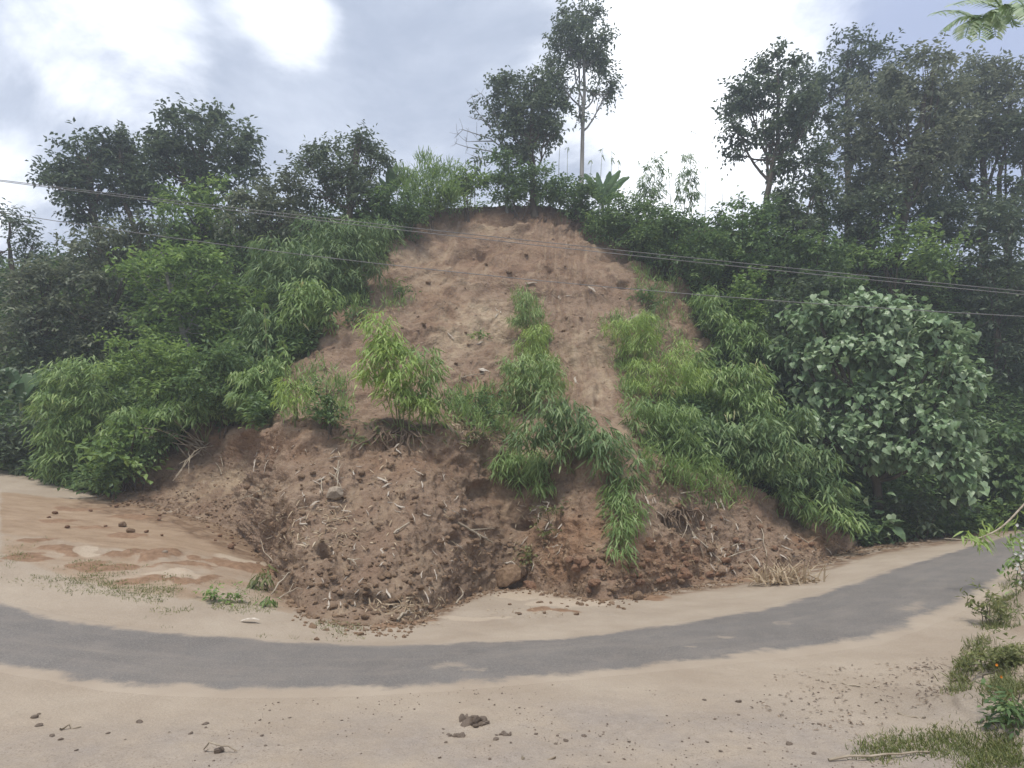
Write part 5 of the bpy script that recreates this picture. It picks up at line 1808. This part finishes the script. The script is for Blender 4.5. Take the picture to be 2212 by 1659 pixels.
litter('leaf_litter', 'brown litter along the foot of the right slope', [[(1760, 1190), (1880, 1165), (2100, 1145), (2130, 1160), (1900, 1190), (1780, 1222)]], [520], 'brown', .2, .06, True, .02)


def scrap_mesh(seed):
    r_ = np.random.default_rng(seed)
    n = 4
    t_ = np.linspace(0, 1, n)
    P_ = np.stack((t_ - .5, r_.normal(0, .08, n), .18 * np.sin(t_ * 3.1) * r_.uniform(-1, 1) + .05), 1)
    w = .1 * np.array((.5, 1, .9, .2))
    V_ = np.stack((P_ - np.array((0, 1, 0)) * w[:, None], P_ + (0, 0, .05), P_ + np.array((0, 1, 0)) * w[:, None]), 1).reshape(-1, 3)
    F_ = [(i * 3 + j, i * 3 + j + 1, i * 3 + j + 4, i * 3 + j + 3) for i in range(n - 1) for j in (0, 1)]
    a_ = Acc()
    a_.add(V_, np.array(F_))
    return a_.mesh('dry_scrap', M_SCRAP)


SCR = [scrap_mesh(k) for k in range(5)]


def lay(name, data, px, py, lpx, label, cat, group, ground=False, ang=None, thick=1.0):
    p, n, _ = surf(px, py, ground)
    d = np.linalg.norm(np.array(p) - (0, 0, CAM_Z))
    s = lpx * d / FPX
    o = link(name, data, loc=np.array(p) + np.array(n) * .02)
    z = Vector(n)
    ang = random.uniform(0, 6.3) if ang is None else ang
    ref = Vector((1, 0, 0))
    x = (ref - ref.dot(z) * z).normalized()
    y = z.cross(x)
    x2 = x * math.cos(ang) + y * math.sin(ang)
    y2 = z.cross(x2)
    o.rotation_euler = Matrix((x2, y2, z)).transposed().to_euler()
    o.scale = (s, s * thick, s)
    tag(o, label, cat, group)
    return o


for poly, n, lab, grp in [
        ([(480, 960), (1000, 950), (1060, 1180), (980, 1250), (700, 1200), (560, 1120)], 80, 'pale dry bamboo sheath scrap on the left face of the debris', 'dry sheath scraps on the left debris face'),
        ([(1100, 1060), (1200, 1060), (1220, 1220), (1100, 1240)], 26, 'pale dry bamboo scrap in the gully right of the debris nose', 'dry scraps in the gully'),
        ([(1380, 1060), (1620, 1090), (1820, 1190), (1560, 1240), (1400, 1180)], 40, 'pale dry bamboo scrap on the right tail of the debris', 'dry scraps on the right debris tail'),
        ([(620, 1200), (760, 1230), (1000, 1260), (900, 1340), (680, 1300)], 24, 'pale dry scrap on the lower left nose of the debris', 'dry scraps on the lower left nose'),
        ([(930, 560), (1350, 600), (1330, 850), (980, 850)], 20, 'tiny pale fragment on the bare scar face', 'pale fragments on the scar face')]:
    for q in rand_in(poly, n):
        lay('dry_scrap', random.choice(SCR), q[0], q[1], RNG.uniform(9, 28), lab, 'dry scrap', grp, thick=RNG.uniform(.35, 1.0))
lay('white_litter', SCR[0], 541, 1345, 34, 'flat white scrap lying at the far road edge', 'litter', None, True, 0.1, 1.6)
lay('broad_dead_leaf', SCR[2], 1047, 795, 20, 'curled pale broad leaf on the bench below the scar', 'dead leaf', None, False, .8, 3.0)


def stick_between(label, p0, p1, rad, forks=(), ground=False, bow=.06, mat=None, group=None, lift=.05):
    A_, nA, _ = surf(*p0, ground)
    B_, nB, _ = surf(*p1, ground)
    A_, B_ = np.array(A_) + np.array(nA) * lift, np.array(B_) + np.array(nB) * lift
    P_ = curve_pts(A_, B_, 7, np.array(nA) * bow + RNG.normal(0, .03, 3), .012)
    o = link('fallen_stick', None, loc=A_)
    tag(o, label, 'stick', group)
    a_ = Acc()
    a_.add(*tube(P_, np.linspace(rad, rad * .6, 7), 6))
    link('stem', a_.mesh('stem', mat or M_STICK, A_, True), o)
    for f in forks:
        E_, nE, _ = surf(*f, ground)
        j = int(RNG.integers(2, 5))
        a_ = Acc()
        a_.add(*tube(curve_pts(P_[j], np.array(E_) + np.array(nE) * .06, 5, np.array(nA) * .05, .01), np.linspace(rad * .6, rad * .3, 5), 5))
        link('fork', a_.mesh('fork', mat or M_STICK, A_, True), o)


for row in [
        ('forked root-like branch jutting from the debris right of centre', (993, 1133), (1066, 1168), .035, [(1070, 1140), (1040, 1176)]),
        ('short pale stick lying across the middle of the debris', (848, 1150), (884, 1125), .025, []),
        ('long pale cane lying across the left debris face', (606, 1152), (762, 1112), .02, []),
        ('bent white twig cluster under the dark hole on the debris', (752, 1205), (778, 1230), .018, [(786, 1212), (748, 1225)]),
        ('arched dry twig on the upper left debris face', (705, 1020), (742, 1052), .018, [(728, 995), (738, 1000)]),
        ('dry stem stuck upright in the left debris face', (731, 1058), (731, 990), .015, []),
        ('thin dry twig standing left of the pale lodged boulder', (700, 1060), (690, 1030), .015, []),
        ('curved pale stick on the far left debris slope', (520, 1075), (575, 1055), .018, [(560, 1085)]),
        ('dry cane across the lower left flank of the debris', (560, 1130), (660, 1095), .016, []),
        ('slim dry cane just above the left yard', (575, 1160), (680, 1120), .016, []),
        ('dry cane leaning on the left foot of the debris nose', (585, 1290), (625, 1235), .016, [(600, 1250)]),
        ('crossed dry canes at the left foot of the debris nose', (600, 1300), (655, 1270), .014, [(640, 1255)]),
        ('pale cane hanging down the left flank above the yard', (600, 1225), (560, 1170), .014, []),
        ('short stake of split cane at the debris nose by the road', (862, 1342), (886, 1318), .028, []),
        ('two-pronged pale twig on the sand beside the debris nose', (985, 1310), (1000, 1275), .02, [(993, 1270)]),
        ('pale root hanging from the dark hollow in the right debris', (1480, 1115), (1500, 1160), .03, [(1525, 1205), (1470, 1160)]),
        ('thick pale root crossing the right debris to the rubble', (1495, 1150), (1560, 1210), .028, []),
        ('long straight cane lying on the right debris tail', (1570, 1205), (1640, 1178), .02, []),
        ('leaning dry stalk on the right debris tail', (1640, 1130), (1660, 1200), .018, []),
        ('y-shaped white twig near the right rubble', (1585, 1180), (1608, 1172), .018, [(1590, 1200)]),
        ('bleached twig at the right end of the debris', (1720, 1150), (1768, 1185), .02, [(1775, 1165)]),
        ('dry branch lying near the bamboo spray at the right debris end', (1765, 1120), (1820, 1135), .02, [(1800, 1115)]),
        ('thin stick lying on the bench under the central bamboo', (1000, 815), (1050, 800), .02, []),
        ('curved bark strip on the slope left of the right bamboo', (1470, 1062), (1520, 1066), .028, [])]:
    stick_between(row[0], row[1], row[2], row[3], row[4])
for row in [
        ('twig lying flat on the near shoulder at bottom centre', (1130, 1642), (1200, 1640), .016, []),
        ('long thin twig at the bottom right of the shoulder', (1790, 1646), (2010, 1630), .012, []),
        ('small twig among crumbs on the right near shoulder', (1820, 1480), (1900, 1484), .012, []),
        ('short twig on the near shoulder, upper right', (1940, 1545), (2000, 1560), .014, []),
        ('thin twig beside the dark stone on the left near shoulder', (440, 1624), (512, 1628), .009, []),
        ('small twig on the far left near shoulder', (130, 1580), (175, 1572), .012, []),
        ('dry cane on the sand at the right road edge', (1690, 1262), (1760, 1248), .014, [])]:
    stick_between(row[0], row[1], row[2], row[3], row[4], ground=True, bow=.01, lift=.015)

# bundle of broken bamboo at the left end of the debris
b3, _, rb_ = hill(440, 970)
root = tag(link('broken_bamboo_bundle', None, loc=b3), 'bundle of broken grey bamboo stems at the left debris edge', 'bamboo')
for k in range(16):
    e = at(340 + RNG.uniform(-40, 60), 915 + RNG.uniform(-40, 40), rb_ - .3 + RNG.normal(0, .4))
    if k % 3 == 0:
        e = at(430 + RNG.uniform(-60, 60), 1020 + RNG.uniform(-30, 20), rb_ - 1.3)
    a = Acc()
    a.add(*tube(curve_pts(np.array(b3) + RNG.normal(0, .25, 3), e, 6, (0, 0, .15), .03), np.linspace(.025, .01, 6), 5))
    link('stalk', a.mesh('stalk', M_STICK, b3, True), root)

# root mass under the lime bamboo and roots at the scar lip
for lab, (cx, cy), n, sp in [('dark tangle of roots below the lime bamboo clump', (860, 925), 22, 46), ('roots dangling from the scar lip below the tallest tree', (1245, 478), 14, 34),
                             ('fine roots hanging at the top edge of the scar', (1170, 462), 10, 40), ('exposed roots in the dark hollow of the right debris', (1470, 1105), 20, 40)]:
    h = hill(cx, cy)
    b3, rb_ = np.array(h[0]), h[2]
    root = tag(link('root_tangle', None, loc=b3), lab, 'roots', 'exposed roots')
    for k in range(n):
        x0, y0 = cx + RNG.normal(0, sp * .5), cy + RNG.normal(0, 6)
        h0 = hill(x0, y0) or h
        s0 = np.array(h0[0])
        e = s0 + np.array((RNG.normal(0, .35), -RNG.uniform(.2, .6), -RNG.uniform(.2, .9)))
        a = Acc()
        a.add(*tube(curve_pts(s0, e, 6, (RNG.normal(0, .1), -.15, 0), .04), np.linspace(.028, .006, 6), 5))
        link('root', a.mesh('root', M_ROOT, b3, True), root)

# young bamboo grass sprouting between the clumps
acc = Acc()
for poly, n in (([(1300, 690), (1400, 680), (1480, 730), (1560, 800), (1560, 960), (1440, 960), (1350, 860)], 620), ([(1110, 630), (1150, 630), (1190, 720), (1210, 860), (1090, 870), (1120, 760)], 260),
                ([(590, 800), (700, 790), (760, 850), (760, 920), (600, 910)], 120), ([(960, 850), (1090, 850), (1120, 950), (1000, 930)], 170), ([(1380, 960), (1520, 1010), (1640, 1080), (1560, 1100), (1400, 1040)], 200),
                ([(720, 640), (860, 620), (900, 660), (760, 720)], 70), ([(1360, 570), (1470, 600), (1490, 700), (1400, 680)], 110)):
    q = rand_in(poly, n)
    C = np.array([surf(*w)[0] for w in q]) + RNG.uniform(0, .35, (n, 1)) * UPV
    foliage(acc, C, np.repeat(np.array([[0, -.4, .6]]), n, 0), 'upright', .36, .035, 7, .22)
tag(link('bamboo_grass', acc.mesh('bamboo_grass', LM['bamboo'])), 'young bamboo grass sprouting on the slide', None, kind='stuff')

# ================================================================== verges


def blades(name, label, spots, h, w, mat, kind='stuff', cat=None, upright=1.0, group=None):
    """grass: spots = array of xyz"""
    a_ = Acc()
    n = len(spots)
    D_ = RNG.normal(0, .5, (n, 3)) + UPV * upright
    side = np.cross(D_, RNG.normal(0, 1, (n, 3)))
    put_leaves(a_, T_BLADE, spots, D_, side, h * RNG.uniform(.5, 1.3, n), w * RNG.uniform(.6, 1.2, n), np.clip(RNG.normal(.5, .25, n), 0, 1))
    return tag(link(name, a_.mesh(name, LM[mat])), label, cat, group, kind)


def strip(line, width, n, dens=.45, seed=3):
    Ls = np.array(line, float)
    t_ = RNG.uniform(0, len(Ls) - 1, n)
    x = np.interp(t_, range(len(Ls)), Ls[:, 0]) + RNG.normal(0, 12, n)
    y = np.interp(t_, range(len(Ls)), Ls[:, 1]) + RNG.normal(0, width * .45, n)
    P_ = []
    for a_, b_ in zip(x, y):
        xy, _ = hit(a_, b_)
        if fbm(np.array((xy[0] * 1.4, xy[1] * 1.4, seed)), 3, 91) < dens:
            continue
        for _ in range(5):
            q = xy + RNG.normal(0, .05, 2)
            P_.append((q[0], q[1], gz(*q) - .005))
    return np.array(P_)


blades('grass', 'short dusty grass along the left road verge', strip([(20, 1212), (130, 1236), (240, 1262), (340, 1282), (450, 1298), (560, 1312), (680, 1330), (780, 1342)], 48, 2000, .5), .05, .009, 'grass')
blades('grass', 'olive grass patch at the lower right corner', strip([(1860, 1625), (1960, 1612), (2060, 1608), (2150, 1625), (2200, 1650), (2080, 1660)], 34, 900, .38, 5), .06, .009, 'grass')
blades('grass', 'dry grass tufts on the right verge bank', strip([(2070, 1500), (2100, 1440), (2130, 1390), (2160, 1330), (2190, 1270), (2200, 1420), (2170, 1520), (2200, 1560)], 36, 800, .4, 8), .12, .012, 'olive')
bk = bank(GX, GY) * sstep(.15, 1.1, droad)
ok = np.argwhere((bk > .16) & (RRg < 26))
ok = ok[RNG.choice(len(ok), min(1500, len(ok)))]
P_ = []
for i_, j_ in ok:
    if fbm(np.array((GX[i_, j_] * 1.2, GY[i_, j_] * 1.2, 4.0)), 3, 95) < .42:
        continue
    for _ in range(4):
        w_ = RNG.normal(0, .07, 2)
        P_.append((GX[i_, j_] + w_[0], GY[i_, j_] + w_[1], GZ[i_, j_] - .02))
blades('grass', 'rough grass growing over the right verge bank', np.array(P_), .11, .011, 'olive')
plant('weed', 'bright green weed clump on the left road verge', 'weed', (472, 1300), [(455, 1287, 26, 10), (490, 1288, 26, 10)], mat='fresh', leaf=(.09, .06), lai=3.2, stem='stem', trunk_r=.006, gaps=.1, ground=True, nstem=3, crown_name='leaves')
plant('fern', 'small fern at the foot of the debris nose by the verge', 'fern', (580, 1312), [(578, 1300, 20, 12)], 'fan', 'fresh', (.16, .03), 2.6, 'stem', trunk_r=.006, gaps=0, ground=True, nstem=3, crown_name='leaves')
plant('weed', 'wilting weed leaning against the debris nose', 'weed', (585, 1275), [(570, 1245, 16, 20), (560, 1265, 14, 14)], 'fan', 'olive', (.25, .04), 1.6, 'stem', trunk_r=.01, gaps=0, ground=True, nstem=4, crown_name='leaves')
# heap of straw
xy, r_ = hit(1695, 1262)
b3 = np.array((xy[0], xy[1], gz(*xy)))
root = tag(link('straw_heap', None, loc=b3), 'heap of golden dry straw at the right road edge', 'straw')
for k, (dx, n) in enumerate(((-.55, 26), (0.0, 60), (.55, 34), (-.2, 40))):
    P_ = b3 + np.stack((RNG.normal(dx, .22, n), RNG.normal(0, .16, n), RNG.uniform(0, .1, n)), 1)
    D_ = RNG.normal(0, .55, (n, 3)) + (0, 0, .75)
    a = Acc()
    put_leaves(a, T_BLADE, P_, D_, np.cross(D_, RNG.normal(0, 1, (n, 3))), RNG.uniform(.3, .75, n), RNG.uniform(.035, .065, n), RNG.uniform(.6, 1, n))
    link('straw', a.mesh('straw', LM['dry'], b3), root)

G_V = 'plants on the right verge bank'


def flowers(root, b3, P_, size, mat):
    for p in P_:
        n = 9
        az = np.linspace(0, 2 * math.pi, n, endpoint=False)
        D_ = np.stack((np.cos(az), -.5 + 0 * az, np.sin(az)), 1)
        a_ = Acc()
        put_leaves(a_, T_RHOMB, np.repeat(np.array(p)[None], n, 0), D_, np.cross(D_, (0, -1, .2)), np.full(n, size), np.full(n, size * .6), RNG.uniform(0, 1, n))
        link('flower', a_.mesh('flower', mat, b3), root)


o = plant('flowering_bush', 'scrubby bush with orange flowers on the right verge', 'bush', (2150, 1490),
          [(2140, 1440, 28, 24), (2165, 1420, 30, 26), (2150, 1470, 32, 22), (2190, 1465, 36, 30), (2205, 1430, 30, 30), (2170, 1500, 34, 18)], mat='olive', leaf=(.09, .04), lai=2.6, stem='stem', trunk_r=.01,
          ground=True, gaps=.3, group=G_V, crown_name='foliage')
_, rv = hit(2150, 1490)
flowers(o, np.array(o.location), [at(x, y, rv - .75) for x, y in [(2152, 1436), (2162, 1462), (2140, 1507)]], .02, M_FLOWER)
plant('shrub', 'low olive weeds on the earth bank left of the orange-flowered bush', 'shrub', (2115, 1480),
      [(2115, 1455, 22, 16), (2100, 1480, 22, 14), (2125, 1420, 20, 18)], mat='olive', leaf=(.08, .035), lai=1.8, stem='stem', trunk_r=.008, ground=True, gaps=.35, group=G_V, crown_name='foliage')
o = plant('white_flower_weed', 'tall weed with small white flowers at the right road edge', 'weed', (2195, 1300),
          [(2205, 1220, 20, 30), (2212, 1260, 22, 26), (2218, 1185, 20, 26)], mat='bamboo', leaf=(.14, .06), lai=2.2, stem='stem', trunk_r=.01, ground=True, gaps=.3, group=G_V, crown_name='foliage')
_, rv = hit(2195, 1300)
flowers(o, np.array(o.location), [at(2203 + RNG.normal(0, 9), 1205 + RNG.normal(0, 22), rv - .5) for _ in range(14)], .04, M_WHITE)
plant('shrub', 'small olive shrub on the verge bank behind the orange-flowered bush', 'shrub', (2130, 1350),
      [(2120, 1320, 20, 20), (2150, 1300, 24, 24), (2170, 1330, 24, 24)], mat='olive', leaf=(.12, .05), lai=2.0, stem='stem', trunk_r=.01, ground=True, gaps=.35, group=G_V, crown_name='foliage')
plant('shrub', 'shadowy weeds at the lower right corner of the verge', 'shrub', (2190, 1600),
      [(2170, 1560, 40, 36), (2215, 1540, 40, 50), (2215, 1610, 44, 40)], mat='mid', leaf=(.09, .04), lai=2.6, stem='stem', trunk_r=.01, ground=True, gaps=.3, group=G_V, crown_name='foliage')

# branch arching in over the far road from the right verge
b3 = np.array((14.6, 14.6, gz(14.6, 14.6)))
root = tag(link('leaning_branch', None, loc=b3), 'yellowing bamboo branch bending over the road at the right edge', 'branch')
SP = np.array([b3 - (0, 0, .2), at(2290, 1010, 19.2), at(2225, 1075, 18.0), at(2165, 1142, 17.0), at(2105, 1168, 16.4), at(2040, 1163, 16.0)])
t_ = np.linspace(0, 5, 30)
SP = np.stack([np.interp(t_, range(6), SP[:, k]) for k in range(3)], 1)
for _ in range(5):
    SP[1:-1] = .25 * SP[:-2] + .5 * SP[1:-1] + .25 * SP[2:]
a = Acc()
a.add(*tube(SP, np.linspace(.03, .01, 30), 6))
link('stem', a.mesh('stem', M_STICK, b3, True), root)
a = Acc()
C = SP[10:26] + RNG.normal(0, .12, (16, 3))
foliage(a, C, nrm(RNG.normal(0, 1, C.shape)), 'fan', .34, .045, 7, .2)
link('leaves', a.mesh('leaves', LM['lime'], b3), root)

# tree outside the frame whose sprays hang into the top right corner
b3 = np.array((8.6, 5.4, gz(8.6, 5.4)))
root = tag(link('overhanging_tree', None, loc=b3), 'feathery compound-leaved branch hanging into the top right corner', 'tree')
TP = np.array([b3 - (0, 0, .3), b3 + (.1, .1, 2.5), b3 + (-.1, .25, 5.0), b3 + (-.5, .5, 7.2)])
t_ = np.linspace(0, 3, 14)
TP = np.stack([np.interp(t_, range(4), TP[:, k]) for k in range(3)], 1)
a = Acc()
a.add(*tube(TP, np.linspace(.12, .06, 14), 8))
link('trunk', a.mesh('trunk', M_BARK, b3, True), root)
a = Acc()
n = 260
C = TP[-1] + (.7, -.2, .5) + nrm(RNG.normal(0, 1, (n, 3))) * (RNG.uniform(.2, 1, (n, 1)) ** .5) * (1.5, 1.5, 1.1)
foliage(a, C, nrm(C - TP[-1] - (.7, -.2, .5)), 'broad', .14, .045, 14, .12)
link('crown', a.mesh('crown', LM['heart'], b3), root)
BP = curve_pts(TP[-1], at(2090, 48, 6.0), 8, (0, 0, .25), .03)
a = Acc()
a.add(*tube(BP, np.linspace(.045, .01, 8), 6))
link('branch', a.mesh('branch', M_BARK, b3, True), root)
for k, (p0, p1) in enumerate([((2105, 42), (2022, 28)), ((2120, 35), (2040, 62)), ((2110, 45), (2085, 80)), ((2130, 30), (2115, 84)), ((2150, 20), (2150, 78)), ((2140, 25), (2165, 60)), ((2150, 15), (2060, 10)),
                              ((2170, 10), (2190, 55)), ((2160, 12), (2120, -10)), ((2200, 0), (2230, 50))]):
    A_, B_ = at(*p0, 6.0 + RNG.normal(0, .12)), at(*p1, 5.9 + RNG.normal(0, .2))
    RP = curve_pts(A_, B_, 20, (0, 0, .05))
    a = Acc()
    a.add(*tube(np.concatenate(([BP[5]], RP)), np.linspace(.008, .003, 21), 4))
    T_ = nrm(np.gradient(RP, axis=0))
    for s_ in (-1, 1):
        sd = nrm(np.cross(T_, (0, -.6, .8))) * s_
        n = len(RP)
        D_ = sd + T_ * .5 - UPV * .15 + RNG.normal(0, .06, (n, 3))
        put_leaves(a, T_LANCE, RP, D_, T_ + RNG.normal(0, .1, (n, 3)), .11 * np.sin(np.linspace(.5, 2.7, n)) + .02, np.full(n, .022), RNG.uniform(.5, 1, n))
    link('leaf_spray', a.mesh('leaf_spray', LM['heart'], b3), root)

# ================================================================== scattering volume, added to imitate lens glare and lift the shadows
top = 34.5
m, N, L = mat_nodes('glare_veil')
out = N.new('ShaderNodeOutputMaterial')
pv = N.new('ShaderNodeVolumePrincipled')
pv.inputs['Color'].default_value = (0.8, 0.88, 1.0, 1)
pv.inputs['Density'].default_value = 0.0026
pv.inputs['Anisotropy'].default_value = 0.35
L.new(pv.outputs[0], out.inputs['Volume'])
a = Acc()
c = np.array([(x, y, z) for z in (-2.5, top) for y in (-165, 165) for x in (-165, 165)], float)
a.add(c, np.array([(0, 2, 3, 1), (4, 5, 7, 6), (0, 1, 5, 4), (2, 6, 7, 3), (0, 4, 6, 2), (1, 3, 7, 5)]))
tag(link('glare_veil', a.mesh('glare_veil', m)), 'thin pale veil added over the whole place to imitate lens glare', None, kind='stuff')
